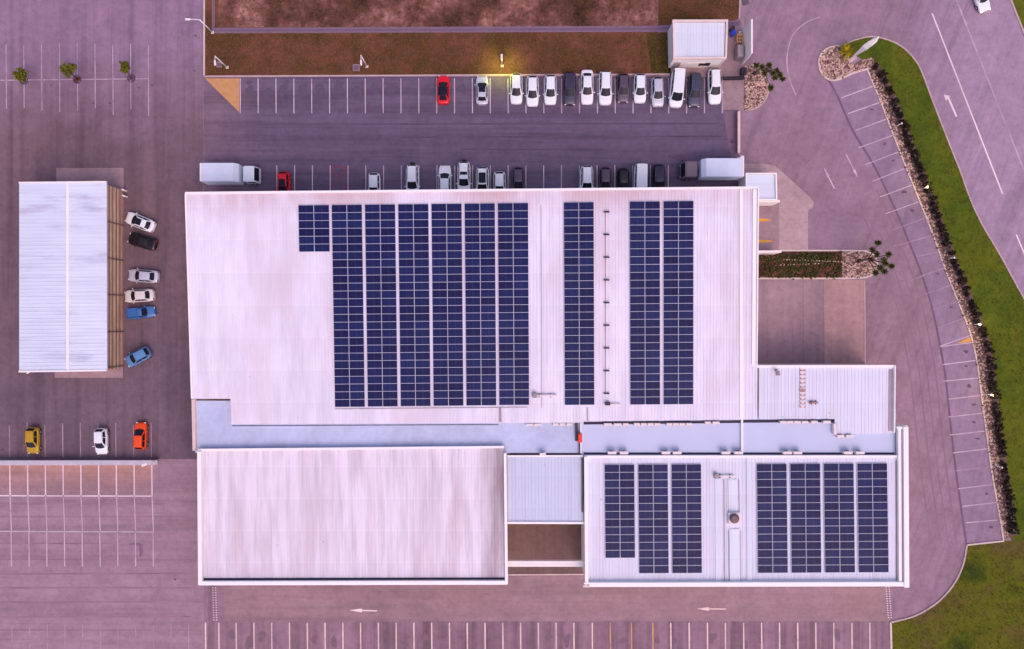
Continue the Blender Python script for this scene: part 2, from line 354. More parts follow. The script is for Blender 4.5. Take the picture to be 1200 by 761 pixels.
class B:
    """collects shapes into one mesh"""
    def __init__(self): self.bm = bmesh.new()
    def face(self, pts, mi=0, smooth=False):
        vs = [self.bm.verts.new(p) for p in pts]
        f = self.bm.faces.new(vs); f.material_index = mi; f.smooth = smooth
        return f
    def prism(self, top, bot, mi=0, cap_bottom=True, mi_side=None):
        """top / bot: matching lists of points"""
        t = [self.bm.verts.new(p) for p in top]; b = [self.bm.verts.new(p) for p in bot]
        n = len(t); fs = [self.bm.faces.new(t)]
        if cap_bottom: fs.append(self.bm.faces.new(b[::-1]))
        for f in fs: f.material_index = mi
        for i in range(n):
            j = (i + 1) % n
            f = self.bm.faces.new((t[i], b[i], b[j], t[j])); f.material_index = mi if mi_side is None else mi_side
    def box(self, c, s, rz=0.0, bev=0.0, mi=0, mat=None, seg=2):
        r = bmesh.ops.create_cube(self.bm, size=1.0)
        vs = r['verts']
        mtx = Matrix.Translation(c) @ (mat if mat is not None else Matrix.Rotation(rz, 4, 'Z')) @ Matrix.Diagonal((*s, 1))
        bmesh.ops.transform(self.bm, matrix=mtx, verts=vs)
        fs = list({f for v in vs for f in v.link_faces})
        for f in fs: f.material_index = mi
        if bev > 0:
            es = list({e for v in vs for e in v.link_edges})
            r2 = bmesh.ops.bevel(self.bm, geom=es, offset=bev, segments=seg, profile=0.6, affect='EDGES')
            for f in r2['faces']: f.material_index = mi
    def bar(self, a, b, w, h, mi=0):
        """rectangular bar between two points"""
        a, b = Vector(a), Vector(b); d = b - a
        if d.length < 1e-6: return
        q = d.to_track_quat('X', 'Z').to_matrix().to_4x4()
        self.box((a + b) / 2, (d.length, w, h), mat=q, mi=mi)
    def tube(self, pts, r, n=8, mi=0, cap=True):
        pts = [Vector(p) for p in pts]
        rs = r if isinstance(r, (list, tuple)) else [r] * len(pts)
        rings = []
        for i, p in enumerate(pts):
            d = (pts[min(i + 1, len(pts) - 1)] - pts[max(i - 1, 0)]).normalized()
            q = d.to_track_quat('Z', 'Y').to_matrix()
            rings.append([self.bm.verts.new(p + q @ Vector((math.cos(2 * PI * k / n) * rs[i], math.sin(2 * PI * k / n) * rs[i], 0))) for k in range(n)])
        for a, b in zip(rings, rings[1:]):
            for k in range(n):
                f = self.bm.faces.new((a[k], a[(k + 1) % n], b[(k + 1) % n], b[k])); f.smooth = True; f.material_index = mi
        if cap:
            for rg in (rings[0][::-1], rings[-1]):
                f = self.bm.faces.new(rg); f.material_index = mi
    def patch(self, c00, c10, c11, c01, u=(0, 1), v=(0, 1), off=Vector((0, 0, 0)), nu=4, nv=2, bow=None, mi=0):
        g = []
        for j in range(nv + 1):
            row = []
            for i in range(nu + 1):
                a = u[0] + (u[1] - u[0]) * i / nu; b = v[0] + (v[1] - v[0]) * j / nv
                p = c00 * (1 - a) * (1 - b) + c10 * a * (1 - b) + c11 * a * b + c01 * (1 - a) * b
                if bow is not None: p = p + bow(a, b)
                row.append(self.bm.verts.new(p + off))
            g.append(row)
        for j in range(nv):
            for i in range(nu):
                f = self.bm.faces.new((g[j][i], g[j][i + 1], g[j + 1][i + 1], g[j + 1][i])); f.smooth = True; f.material_index = mi
    def mesh(self, name, mats, weld=0.0, fix=True):
        if weld: bmesh.ops.remove_doubles(self.bm, verts=self.bm.verts, dist=weld)
        if fix: bmesh.ops.recalc_face_normals(self.bm, faces=self.bm.faces)
        me = bpy.data.meshes.new(name); self.bm.to_mesh(me); self.bm.free()
        for m in (mats if isinstance(mats, (list, tuple)) else [mats]): me.materials.append(m)
        return me
    def build(self, name, mats, parent=None, world=True, weld=0.0, label=None, fix=True):
        """link as one object; with a parent and world=True the shapes were given in world metres"""
        if parent is not None and world:
            root = parent; loc = Vector((0, 0, 0))
            while root is not None: loc = loc + root.location; root = root.parent
            bmesh.ops.translate(self.bm, vec=-loc, verts=self.bm.verts)
        o = link(name, self.mesh(name, mats, weld, fix))
        if parent is not None: o.parent = parent
        if label: o['label'] = label
        return o

def children(o): return list(o.children)
def copy_tree(o, parent=None):
    c = o.copy(); COL.objects.link(c)
    if parent is not None: c.parent = parent
    for ch in children(o): copy_tree(ch, c)
    return c

def struct(o): o['kind'] = 'structure'; return o

# -------------------------------------------------- ground sheets and strips
def up(bm):
    for f in bm.faces:
        f.normal_update()
        if f.normal.z < 0: f.normal_flip()

def sheet(name, poly, z, mat, kind='structure'):
    b = B(); b.face([P(x, y, z) for x, y in poly]); up(b.bm)
    o = b.build(name, mat, fix=False); o['kind'] = kind; return o

def smooth_poly(pts, n=6):
    """open Catmull-Rom curve through pixel points"""
    out = []
    for i in range(len(pts) - 1):
        p0 = pts[max(i - 1, 0)]; p1 = pts[i]; p2 = pts[i + 1]; p3 = pts[min(i + 2, len(pts) - 1)]
        for k in range(n):
            t = k / n
            out.append(tuple(0.5 * (2 * p1[a] + (p2[a] - p0[a]) * t + (2 * p0[a] - 5 * p1[a] + 4 * p2[a] - p3[a]) * t * t + (3 * p1[a] - p0[a] - 3 * p2[a] + p3[a]) * t ** 3) for a in (0, 1)))
    out.append(pts[-1]); return out

def strip_sides(pts, w):
    L, R = [], []
    for i, p in enumerate(pts):
        a = pts[max(i - 1, 0)]; c = pts[min(i + 1, len(pts) - 1)]
        d = Vector((c.x - a.x, c.y - a.y, 0)).normalized(); n = Vector((-d.y, d.x, 0))
        L.append(p + n * w / 2); R.append(p - n * w / 2)
    return L, R

def flat_strip(b, pxs, w, z, mi=0):
    pts = [P(x, y, z) for x, y in pxs]; L, R = strip_sides(pts, w)
    for i in range(len(pts) - 1): b.face([L[i], R[i], R[i + 1], L[i + 1]], mi)

def kerb(pxs, w=0.22, h=0.13, mat='kerb', z0=0.0):
    b = B(); pts = [P(x, y, z0) for x, y in pxs]; L, R = strip_sides(pts, w)
    sec = lambda i: [L[i], L[i] + Vector((0, 0, h)), R[i] + Vector((0, 0, h)), R[i]]
    rings = [[b.bm.verts.new(p) for p in sec(i)] for i in range(len(pts))]
    for a, c in zip(rings, rings[1:]):
        for k in range(4): b.bm.faces.new((a[k], a[(k + 1) % 4], c[(k + 1) % 4], c[k]))
    b.bm.faces.new(rings[0]); b.bm.faces.new(rings[-1][::-1])
    return struct(b.build('kerb', M[mat]))

def blob(b, px, py, rx, ry, z, rot=0.0, n=14, mi=0):
    c = P(px, py, z); ph = random.random() * 9
    pts = []
    for k in range(n):
        a = 2 * PI * k / n
        r = 1 + 0.22 * math.sin(2 * a + ph) + 0.16 * math.sin(3 * a + 2 * ph) + random.uniform(-0.08, 0.08)
        x, y = math.cos(a) * rx * r / K, math.sin(a) * ry * r / K
        pts.append(c + Vector((x * math.cos(rot) - y * math.sin(rot), x * math.sin(rot) + y * math.cos(rot), 0)))
    b.face(pts, mi)

Z1, Z2, Z3, Z4, Z5 = 0.004, 0.008, 0.012, 0.016, 0.020
def lines(name, segs, w, mat, z=Z4):
    b = B()
    for x0, y0, x1, y1 in segs: flat_strip(b, [(x0, y0), (x1, y1)], w, z)
    up(b.bm); o = b.build(name, mat, fix=False); return struct(o)

b = B(); b.face([Vector((-1500, -1500, 0)), Vector((1500, -1500, 0)), Vector((1500, 1500, 0)), Vector((-1500, 1500, 0))])
struct(b.build('ground', M['asph_base']))
sheet('north_parking', [(238.6, 90), (866, 90), (866, 236), (238.6, 236)], Z1, M['asph_north'])
sheet('west_yard', [(-300, -200), (238, -200), (238, 538.2), (-300, 538.2)], Z1, M['asph_west'])
sheet('south_west_parking', [(-300, 538.5), (242.5, 538.5), (242.5, 900), (-300, 900)], Z1, M['asph_sw'])
sheet('warm_bays', [(-300, 545), (178, 545), (178, 581), (-300, 581)], Z2, M['asph_warm'])
sheet('south_driveway', [(243, 600), (1050, 600), (1050, 688), (1041, 688), (1043, 728), (243, 728)], Z1, M['asph_south'])
sheet('south_bays', [(243, 728.4), (1043.5, 728.4), (1046, 900), (243, 900)], Z1, M['asph_bays'])
sheet('drive_joint', [(239, 684), (262, 684), (262, 728), (239, 728)], Z2, M['asph_bays'])
sheet('concrete_apron', [(880, 326), (1013, 328), (1014, 440), (880, 440)], Z1, M['conc_apron'])
entr = [(872, 192)] + [(897, 192), (907, 194), (914, 199)] + [(950, 232), (954, 238), (952, 244), (947, 247), (947, 293), (872, 297)]
sheet('concrete_apron', [(965.5, 328), (1013, 328.2), (1014, 440), (966, 440)], Z2, M['apron_pink'])
lines('slab_joint', [(965.2, 328, 965.8, 430), (941, 328, 941.5, 430)], 0.09, M['track'], Z3)
kerb([(1013.2, 329), (1014, 432)], 0.14, 0.03, 'kerb')
sheet('entrance_paving', entr, 0.10, M['conc'])
sheet('entrance_floor', [(886, 238), (913, 238), (913, 293), (886, 293)], 0.104, M['conc_pad'])
sheet('gate_pad', [(847, 91), (872, 91), (872, 129), (847, 129)], Z2, M['conc_pad'])
sheet('hut_paving', [(783, 70), (872, 22), (872, 90.5), (783, 90.5)], Z2, M['conc_pad'])
sheet('shed_slab', [(66, 197), (145, 197), (144, 443), (64, 443)], 0.08, M['conc_pad'])
sheet('courtyard_floor', [(585, 590), (690, 590), (690, 674), (585, 674)], Z2, M['conc_court'])
sheet('orange_paving', [(240, 92), (280.5, 92), (280.5, 132)], Z2, M['orange_brick'])

# road up the right-hand side
drain = smooth_poly([(960, 75), (980, 110), (1000, 154.6), (1024.6, 195), (1050.3, 248), (1063.7, 280), (1078, 315.8), (1091.6, 358), (1101.7, 405), (1108.4, 445), (1113.7, 495), (1119, 542), (1125, 586), (1132.5, 638)], 4)
bay_outer = smooth_poly([(1016, 82), (1031, 118), (1046, 157), (1062, 198), (1077, 235), (1092, 273), (1106, 312), (1121, 350), (1137, 392), (1145, 428), (1150, 465), (1157, 518), (1164, 566), (1171, 604), (1175.5, 633)], 4)
sheet('east_bays', drain + bay_outer[::-1], Z1, M['asph_east'])
grass_edge = smooth_poly([(985, 55), (999.4, 48), (1020.5, 43.4), (1038.9, 46.8), (1054.6, 53.9), (1067.8, 65.7), (1078.3, 81.5), (1091.4, 115.7), (1111.7, 168), (1125, 201.5), (1136.3, 232.8), (1149.7, 261.8), (1172, 299.8), (1196.6, 344.8), (1225, 392), (1330, 560)], 5)
sheet('road', [(1050, -200), (1140, -200), (1380, 380), (1380, 640)] + grass_edge[::-1][:-14] + [(1060, 20)], Z1, M['asph_road'])
sheet('roadside_grass', [(1168, -40), (1480, -40), (1480, 300), (1300, 300)], 0.05, M['lawn'])
kerb([(1152, -80), (1168, -40), (1304, 300)], 0.25, 0.12, 'kerb')

# strip of lawn between the road and the parking bays, and the lawn in the corner
hedge_line = smooth_poly([(1021.8, 76), (1039, 108), (1051, 139), (1064, 172), (1074.7, 200), (1085, 228), (1096, 257), (1111, 300), (1124, 331), (1137.5, 365), (1150.5, 397), (1157, 428), (1160.5, 461), (1165, 493), (1169, 524), (1175, 564), (1181, 604), (1184, 629)], 4)
strip_poly = hedge_line + [(1186, 634)] + [(1330, 634), (1330, 560)] + grass_edge[::-1][1:]
sheet('lawn_strip', strip_poly, 0.06, M['lawn'])
arc = smooth_poly([(1043.5, 729.3), (1069, 722.7), (1088, 713), (1104.6, 700), (1119, 682), (1128.4, 661), (1132.7, 638.7)], 6)
sheet('corner_lawn', [(1046, 900), (1043.5, 729.3)] + arc[1:] + [(1176, 634.3), (1480, 634.3), (1480, 900)], 0.06, M['lawn_mix'])
kerb([(1047, 900), (1043.5, 729.3)], 0.25, 0.13, 'kerb_light')
kerb(arc, 0.22, 0.13, 'kerb'); kerb([(1132.7, 638.7), (1176, 634)], 0.2, 0.13, 'kerb_light')
kerb(grass_edge, 0.2, 0.13, 'kerb')
# gravel strip beside the bays
sheet('gravel_strip', bay_outer + hedge_line[::-1], 0.07, M['gravel_brown'])
kerb(bay_outer, 0.2, 0.13, 'kerb_light')
nose = smooth_poly([(1017, 81), (1000, 86), (984, 93), (973, 94), (964, 88), (959.5, 77), (961, 66), (968, 58), (978, 55), (987, 54)], 5)
gp = nose + [(992, 62), (1000, 76), (1012, 70), (1024, 68), (1024, 76)]
sheet('gravel_bed', gp, 0.075, M['gravel']); kerb(nose, 0.25, 0.14, 'kerb_light')
# bed by the gate hut
bed2 = smooth_poly([(873, 129.5), (884, 128), (893, 122), (899, 112), (901, 100), (897, 90), (889, 82), (880, 76)], 5)
sheet('gravel_bed', [(873, 76)] + bed2, 0.075, M['gravel']); kerb(bed2, 0.2, 0.13, 'kerb')
# planted bed by the entrance
bed3 = smooth_poly([(886, 326.5), (960, 326.5), (1005, 326), (1020, 323), (1027, 314), (1026, 303), (1018, 296), (1000, 294), (915, 294)], 5)
sheet('planting_bed', [(886, 298)] + bed3[::-1], 0.07, M['bed_soil'])
sheet('gravel_bed', [(987, 296)] + [p for p in bed3[::-1] if p[0] > 990] + [(987, 325.5)], 0.078, M['gravel'])
kerb(bed3, 0.22, 0.14, 'kerb_light')

# north verge, bare field and channel
sheet('soil_field', [(256, -200), (771, -200), (771, 32), (256, 32)], Z1, M['soil'])
sheet('verge', [(240.5, -200), (256, -200), (256, 32), (771, 32), (771, 31), (771, 38), (786, 38), (786, 88), (240.5, 89)], Z2, M['verge'])
sheet('verge_green', [(771.3, -200), (867, -200), (866, 22), (853, 28), (771.3, 31)], Z2, M['verge'])
sheet('verge_green', [(757, 39), (784, 39), (784, 87), (764, 87)], Z3, M['verge_green'])
b = B(); flat_strip(b, [(250, -200), (250, 36), (770, 34), (868, 27)], 0.85, Z4)
struct(b.build('drain_channel', M['stain_soft']))
b = B(); flat_strip(b, [(250, -200), (250, 36), (770, 34), (868, 27)], 0.30, Z5)
struct(b.build('drain_channel', M['seam']))
kerb([(238.8, 90), (785, 87.5)], 0.22, 0.13, 'kerb'); kerb([(240, -200), (239.5, 90)], 0.2, 0.13, 'kerb_light')
kerb([(868, -30), (867, 0), (866, 22)], 0.2, 0.13, 'kerb')
b = B(); b.box(P(873.5, 2.5, 0.02), (0.9, 0.8, 0.03), 0.2)
for k in range(6): b.box(P(870.5 + k * 1.2, 2.5, 0.04), (0.05, 0.74, 0.02), 0.2, mi=1)
struct(b.build('drain_grate', [M['dark_metal'], M['grey_metal']]))

# paint --------------------------------------------------------------
lines('parking_lines', [(7 + 20.85 * k, 52 + random.uniform(-1, 3), 7 + 20.85 * k + 0.5, 134 + random.uniform(-8, 3)) for k in range(9)] + [(-80, 95, 174, 92.5)] + [(-14 - 20.85 * k, 52, -14 - 20.85 * k, 134) for k in range(3)], 0.12, M['line_nw'])
lines('parking_lines', [(281.5 + 20.92 * k, 92, 281.7 + 20.92 * k, 133) for k in range(28)], 0.13, M['line'])
lines('parking_lines', [(324.4 + 20.85 * k, 194, 324.4 + 20.85 * k, 234) for k in range(23)], 0.13, M['line'])
lines('parking_lines', [(11 + 20.75 * k, 497 + random.uniform(-2, 2), 11.5 + 20.75 * k, 536) for k in range(-2, 9)], 0.12, M['line_faint'])
lines('parking_lines', [(11.5 + 20.8 * k, 545, 11.8 + 20.8 * k, 582) for k in range(-3, 9)] + [(-80, 581, 178.5, 581.6)], 0.16, M['line_bright'], Z5)
lines('parking_lines', [(11.8 + 20.8 * k, 582, 13.4 + 20.8 * k, 623) for k in range(-3, 9)], 0.13, M['line'])
lines('parking_lines', [(13 + 20.8 * k, 623, 13.4 + 20.8 * k, 664) for k in range(-3, 9)] + [(-80, 622.5, 178.5, 623.6)], 0.14, M['line'], Z5)
lines('parking_lines', [(14 + 20.7 * k, 732, 14.4 + 20.7 * k, 790) for k in range(-3, 11)], 0.12, M['line_faint'])
xs = [240.8, 256.4] + [276.7 + 20.83 * k for k in range(20)] + [694, 786, 807.6, 829, 850, 871.4, 892.5, 913.5, 934.8, 956, 977, 998.3, 1019.3]
lines('parking_lines', [(x, 730, x + 0.6, 800) for x in xs], 0.17, M['line_warm'])
lines('parking_lines', [(x, 730, x + 0.6, 800) for x in (715.2, 740, 765)], 0.17, M['line_orange'])
east = [(985.8, 114.9, 1023, 101.2), (993.6, 133.5, 1030.5, 120.4), (1002.8, 153, 1038.3, 139.9), (1006, 173.5, 1046, 158.8), (1014.5, 193, 1053.6, 178), (1022.3, 212.7, 1060.3, 197.7), (1031.3, 231, 1068.8, 217), (1038, 250.7, 1076.4, 236.8), (1099.4, 406.7, 1137.4, 393.3), (1099.4, 406.7, 1141, 401.3), (1105, 427.5, 1143, 422.6), (1105, 447, 1146.4, 443.2), (1111.5, 468, 1148.8, 463.5), (1111.5, 489, 1151.7, 484.3), (1113.7, 510, 1154.4, 505.3), (1117, 531, 1158, 526), (1122.7, 573, 1164, 568), (1128.3, 593.6, 1168.5, 589), (1132, 612.8, 1168.8, 609.7)]
lines('parking_lines', east, 0.13, M['line'])
lines('parking_lines', [(1045.8, 269.7, 1083.8, 255.8), (1047, 289, 1091.6, 276.4), (1073.7, 301, 1099, 295.6), (1068, 328.5, 1106, 314), (1074.9, 348, 1114, 334.3), (1092.7, 363, 1122.5, 353.3), (1099.4, 384.4, 1130, 372.7), (1120, 552, 1161, 547)], 0.12, M['line_faint'])
sheet('painted_wedge', [(1121, 402.8), (1139, 394.5), (1141, 400)], Z4, M['line_yellow'])
def arrow(name, tail, tip, w, hw, hl, mat, z=0.016):
    a, t = Vector((*tail, 0)), Vector((*tip, 0)); d = (t - a).normalized(); n = Vector((-d.y, d.x, 0))
    nb = t - d * hl
    pts = [a + n * w, nb + n * w, nb + n * hw, t, nb - n * hw, nb - n * w, a - n * w]
    b = B(); b.face([P(p.x, p.y, z) for p in pts]); up(b.bm); return struct(b.build(name, mat, fix=False))
arrow('road_arrow', (442, 716), (409, 715.3), 0.75, 2.3, 15, M['line_bright'])
arrow('road_arrow', (851, 714), (816, 713.7), 0.7, 2.2, 15, M['line_warm'])
arrow('road_arrow', (978, 221.5), (965, 195.5), 0.7, 1.9, 13, M['line'])
arrow('road_arrow', (991.5, 181), (1005.5, 208.5), 0.6, 1.7, 10, M['line'])
b = B(); flat_strip(b, [(1121, 137), (1111.5, 115)], 0.26, Z4); b.face([P(x, y, Z5) for x, y in ((1106, 111), (1113.2, 112.6), (1111.5, 115.5), (1108.3, 118))]); up(b.bm)
struct(b.build('road_arrow', M['line_bright'], fix=False))
lines('road_markings', [(1092.5, 16, 1175, 227.5), (1191, 275, 1225, 356)], 0.2, M['line_bright'])
lines('road_markings', [(1104, -45, 1120, -2), (1120, -2, 1210, 225)], 0.2, M['line_nw'])
b = B(); flat_strip(b, smooth_poly([(961, 20), (944, 27), (930, 40), (923.5, 58), (922.5, 78), (927, 98), (933, 112)], 6), 0.17, Z4); up(b.bm)
struct(b.build('road_markings', M['line_nw'], fix=False))
lines('road_markings', [(585, 674, 690, 673.4)], 0.12, M['line_warm'])
b = B()
for x0, x1 in ((249.3, 250.6), (252.6, 254)):
    for k in range(14): b.box(P(x0 + (x1 - x0) * k / 13, 689 + 2.9 * k, 0.02), (0.16, 0.14, 0.006))
for x0, x1 in ((1038.4, 1041), (1042, 1044.4)):
    for k in range(14): b.box(P(x0 + (x1 - x0) * k / 13, 688 + 2.75 * k, 0.02), (0.16, 0.14, 0.006))
struct(b.build('dotted_crossing', M['line_bright']))
# faded red bay with a cross
lines('red_bay_marking', [(388, 195.5, 406, 195.5), (388, 195.5, 388, 234), (406, 195.5, 406, 234), (388, 196, 406, 222), (406, 196, 388, 222)], 0.10, M['line_red'], Z5)
for x0, x1, y in ((891, 904, 258), (890, 906, 282.7)):
    b = B(); b.face([P(px, py, 0.112) for px, py in ((x0 - 3, y - 1.7), (x0 + 5, y - 1.6), (x1, y - 0.3), (x1, y + 0.5), (x0 + 5, y + 1.6), (x0 - 3, y + 1.7))]); up(b.bm)
    struct(b.build('yellow_marking', M['line_yellow'], fix=False))
# joints and stains
b = B(); flat_strip(b, drain, 0.28, Z3); up(b.bm); struct(b.build('drain_joint', M['seam'], fix=False))
lines('asphalt_joint', [(470, 161, 845, 160), (300, 146, 840, 145), (540, 175, 720, 176)], 0.22, M['seam_dark'], Z3)
b = B()
for (x0, y0, x1, y1) in east[1:] + [(1045.8, 269.7, 1083.8, 255.8), (1068, 328.5, 1106, 314), (1074.9, 348, 1114, 334.3), (1092.7, 363, 1122.5, 353.3)]:
    if random.random() < 0.85:
        blob(b, x1 - 9 + random.uniform(-2, 2), y1 + 8 + random.uniform(-1.5, 3), random.uniform(1.2, 3), random.uniform(1.0, 2.2), Z3 + random.uniform(0, 0.002))
up(b.bm); struct(b.build('oil_stains', M['stain'], fix=False))
b = B()
blob(b, 795, 184.5, 10, 4.5, Z3); blob(b, 858, 166, 3, 2, Z3)
for x, y, r in ((109, 121, 1.6), (129, 121, 1.6), (178, 100, 1.6), (163, 103, 1.2), (60, 100, 1.2), (201, 138, 1), (3, 527, 2.2), (38, 441, 2.2), (104, 440, 2), (205, 679, 1.5), (229, 42, 1.6), (228, 83, 1.2), (291, 97, 3), (625, 142, 1)):
    blob(b, x, y, r, r * 0.8, Z3 + random.uniform(0, 0.003))
up(b.bm); struct(b.build('oil_stains', M['stain'], fix=False))
b = B()
for k in range(37):
    if random.random() < 0.5: blob(b, 268 + 20.9 * k + random.uniform(-4, 4), 748 + random.uniform(-6, 8), random.uniform(2, 5), random.uniform(3, 9), Z3 + random.uniform(0, 0.003))
up(b.bm); struct(b.build('faint_stains', M['stain_south'], fix=False))
b = B()
for k in range(9):
    blob(b, 292 + 20.9 * k, 104 + random.uniform(-4, 6), random.uniform(3, 6), random.uniform(4, 9), Z3 + random.uniform(0, 0.003))
for x, y, rx, ry in ((292, 97, 3, 3), (330, 110, 3, 8), (398, 108, 3, 7), (500, 105, 3, 6), (542, 104, 4, 7)): blob(b, x, y, rx, ry, Z3 + random.uniform(0, 0.003))
up(b.bm); struct(b.build('faint_stains', M['stain_bay'], fix=False))
b = B()
for x, y, rx, ry in ((108, 122, 1.5, 5), (113, 118, 1.2, 4), (130, 122, 1.3, 6), (100, 100, 4, 1.5), (165, 645, 2.5, 7), (160, 638, 7, 1.6)): blob(b, x, y, rx, ry, Z3 + random.uniform(0, 0.003))
up(b.bm); struct(b.build('faint_stains', M['stain_soft'], fix=False))

b = B()
for off, w in ((-11, .22), (-21, .16), (-30, .2), (-43, .16)):
    for i0, i1 in ((14, 36), (24, 53)):
        pts = [(x + off + (0 if off > -40 else 2), y) for x, y in drain[i0 + random.randrange(6):i1]]
        flat_strip(b, pts, w, Z2 + 0.001 * (i0 > 20))
up(b.bm); struct(b.build('tyre_marks', M['track'], fix=False))
lines('asphalt_joint', [(-80, y + random.uniform(-1, 1), random.uniform(190, 232), y + random.uniform(-.5, 1)) for y in (591, 605, 637, 655.6, 672, 689.5, 705, 723, 738)], 0.2, M['joint_sw'], Z3)
# manhole pads in the verge
for x, y, s in ((257, 76, 0.75), (417.5, 79.5, 0.95)):
    b = B(); b.box(P(x, y, 0.05), (s, s, 0.1), bev=0.02); b.box(P(x, y, 0.105), (s * 0.7, s * 0.7, 0.02), mi=1)
    tag(b.build('manhole_cover', [M['conc_pad'], M['seam']]), 'square concrete manhole slab in the dry verge ' + ('beside the left lamp post' if x < 300 else 'beside the middle lamp post'), 'manhole')

# ------------------------------------------------------------------ buildings
def inset(poly, d):
    """inset a 2-D polygon (list of Vector) by d metres"""
    n = len(poly)
    area = sum(poly[i].x * poly[(i + 1) % n].y - poly[(i + 1) % n].x * poly[i].y for i in range(n))
    s = 1 if area > 0 else -1
    out = []
    for i in range(n):
        p0, p1, p2 = poly[i - 1], poly[i], poly[(i + 1) % n]
        d1 = (p1 - p0).normalized(); d2 = (p2 - p1).normalized()
        n1 = Vector((-d1.y, d1.x)) * s; n2 = Vector((-d2.y, d2.x)) * s
        k = 1 + n1.dot(n2)
        out.append(p1 + (n1 + n2) * (d / max(k, 0.2)))
    return out

TH = math.radians(0.43)
def ribs(b, poly, plane, pitch, w=0.07, h=0.042, mi=0, dirx=False, margin=0.05):
    """standing ribs of roof sheeting running down the slope, clipped to the outline"""
    ca, sa = math.cos(TH), math.sin(TH)
    uv = [((p.x * ca + p.y * sa), (-p.x * sa + p.y * ca)) for p in poly]
    if dirx: uv = [(v, u) for u, v in uv]
    u0, u1 = min(p[0] for p in uv), max(p[0] for p in uv)
    n = int((u1 - u0) / pitch)
    for i in range(1, n):
        u = u0 + (i + 0.5) * (u1 - u0) / n; cuts = []
        for (a, c), (d, e) in zip(uv, uv[1:] + uv[:1]):
            if (a - u) * (d - u) < 0: cuts.append(c + (e - c) * (u - a) / (d - a))
        cuts.sort()
        for v0, v1 in zip(cuts[::2], cuts[1::2]):
            v0 += margin; v1 -= margin
            if v1 - v0 < 0.3: continue
            def w3(uu, vv, dz):
                if dirx: uu, vv = vv, uu
                x, y = uu * ca - vv * sa, uu * sa + vv * ca
                return Vector((x, y, plane.z(y) + dz))
            A = [w3(u - w / 2, v0, 0.002), w3(u - w / 4, v0, h), w3(u + w / 4, v0, h), w3(u + w / 2, v0, 0.002)]
            C = [w3(u - w / 2, v1, 0.002), w3(u - w / 4, v1, h), w3(u + w / 4, v1, h), w3(u + w / 2, v1, 0.002)]
            for k in range(3): b.face([A[k], A[k + 1], C[k + 1], C[k]], mi)

def shell(root, pxpoly, plane, roofmat, wallmat, thick=0.22, pitch=0.55, ins=0.18, overlap=True):
    top = [plane.pt(x, y) for x, y in pxpoly]
    r = B(); r.prism(top, [p - Vector((0, 0, thick)) for p in top])
    flat = [Vector((p.x, p.y)) for p in top]
    if pitch: ribs(r, top, plane, pitch)
    roof = r.build('roof', roofmat, root)
    q = inset(flat, ins)
    w = B(); w.prism([Vector((p.x, p.y, plane.z(p.y) - thick - 0.004)) for p in q], [Vector((p.x, p.y, 0)) for p in q], cap_bottom=False)
    walls = w.build('wall', wallmat, root)
    return top, roof, walls

def edge_bar(b, plane, p0, p1, w, h, dz=0.0, mi=0):
    a = plane.pt(*p0, dz); c = plane.pt(*p1, dz); b.bar(a, c, w, h, mi)

# --- main hall
PM = Plane(8.19, 0.0464)
hall = empty('warehouse', P(553, 360), 'largest white roofed warehouse carrying three blocks of solar panels', 'warehouse')
main_poly = [(217, 226), (889, 219.5), (887.3, 491.5), (684, 494), (684, 495.5), (271, 497.3), (270, 467.6), (224.3, 467.6)]
shell(hall, main_poly, PM, M['roof_main'], M['white_wall'], pitch=0.42)
b = B()
edge_bar(b, PM, (217, 226.6), (889, 220.1), 0.30, 0.16, 0.10)
edge_bar(b, PM, (217.6, 228), (225, 467), 0.22, 0.14, 0.095)
b.build('ridge_cap', M['trim'], hall)
b = B()
edge_bar(b, PM, (868.6, 222), (868.8, 490), 0.42, 0.12, 0.09); edge_bar(b, PM, (884.5, 222), (883.2, 428), 0.5, 0.14, 0.10); edge_bar(b, PM, (888.3, 221), (886.6, 428), 0.16, 0.34, 0.12)
b.build('flashing', M['trim'], hall)
b = B()
edge_bar(b, PM, (392, 479.5), (618, 477.5), 0.05, 0.05, 0.09); edge_bar(b, PM, (586, 478), (586.2, 494.5), 0.28, 0.05, 0.06)
edge_bar(b, PM, (688.5, 478), (688.7, 493.5), 0.12, 0.05, 0.06); edge_bar(b, PM, (634, 240), (635, 478), 0.05, 0.04, 0.05)
b.build('lap_flashing', M['grey_metal'], hall)
b = B()                                    # rust runs below the ridge
for k in range(26):
    x = 268 + random.random() * 95; l = random.uniform(6, 34)
    a = PM.pt(x, 230, 0.06); c = PM.pt(x + 0.2, 230 + l, 0.06)
# roller doors on the north and west sides
def wall_door(root, name, px, py, z, w, h, face, mat):
    p = P(px, py, 0); b = B()
    if face == 'N': b.box((p.x, p.y, h / 2), (w, 0.08, h)); n = int(h / 0.25)
    else: b.box((p.x, p.y, h / 2), (0.08, w, h)); n = int(h / 0.25)
    for k in range(n):
        if face == 'N': b.box((p.x, p.y + 0.05, 0.12 + k * 0.25), (w - 0.05, 0.03, 0.05))
        else: b.box((p.x + (0.05 if face == 'E' else -0.05), p.y, 0.12 + k * 0.25), (0.03, w - 0.05, 0.05))
    return b.build(name, mat, root)
def wall_y(px, py, plane, ins): q = plane.pt(px, py); return q
yn = PM.pt(300, 225.2); yn2 = PM.pt(800, 220.4)
for px in (300, 420, 560, 700, 800):
    q = PM.pt(px, 226 - (px - 217) * 6.5 / 672)
    b = B(); b.box((q.x, q.y - 0.14, 2.0), (3.6, 0.08, 4.0))
    for k in range(15): b.box((q.x, q.y - 0.09, 0.15 + k * 0.26), (3.5, 0.03, 0.06))
    b.build('roller_door', M['shutter'], hall)

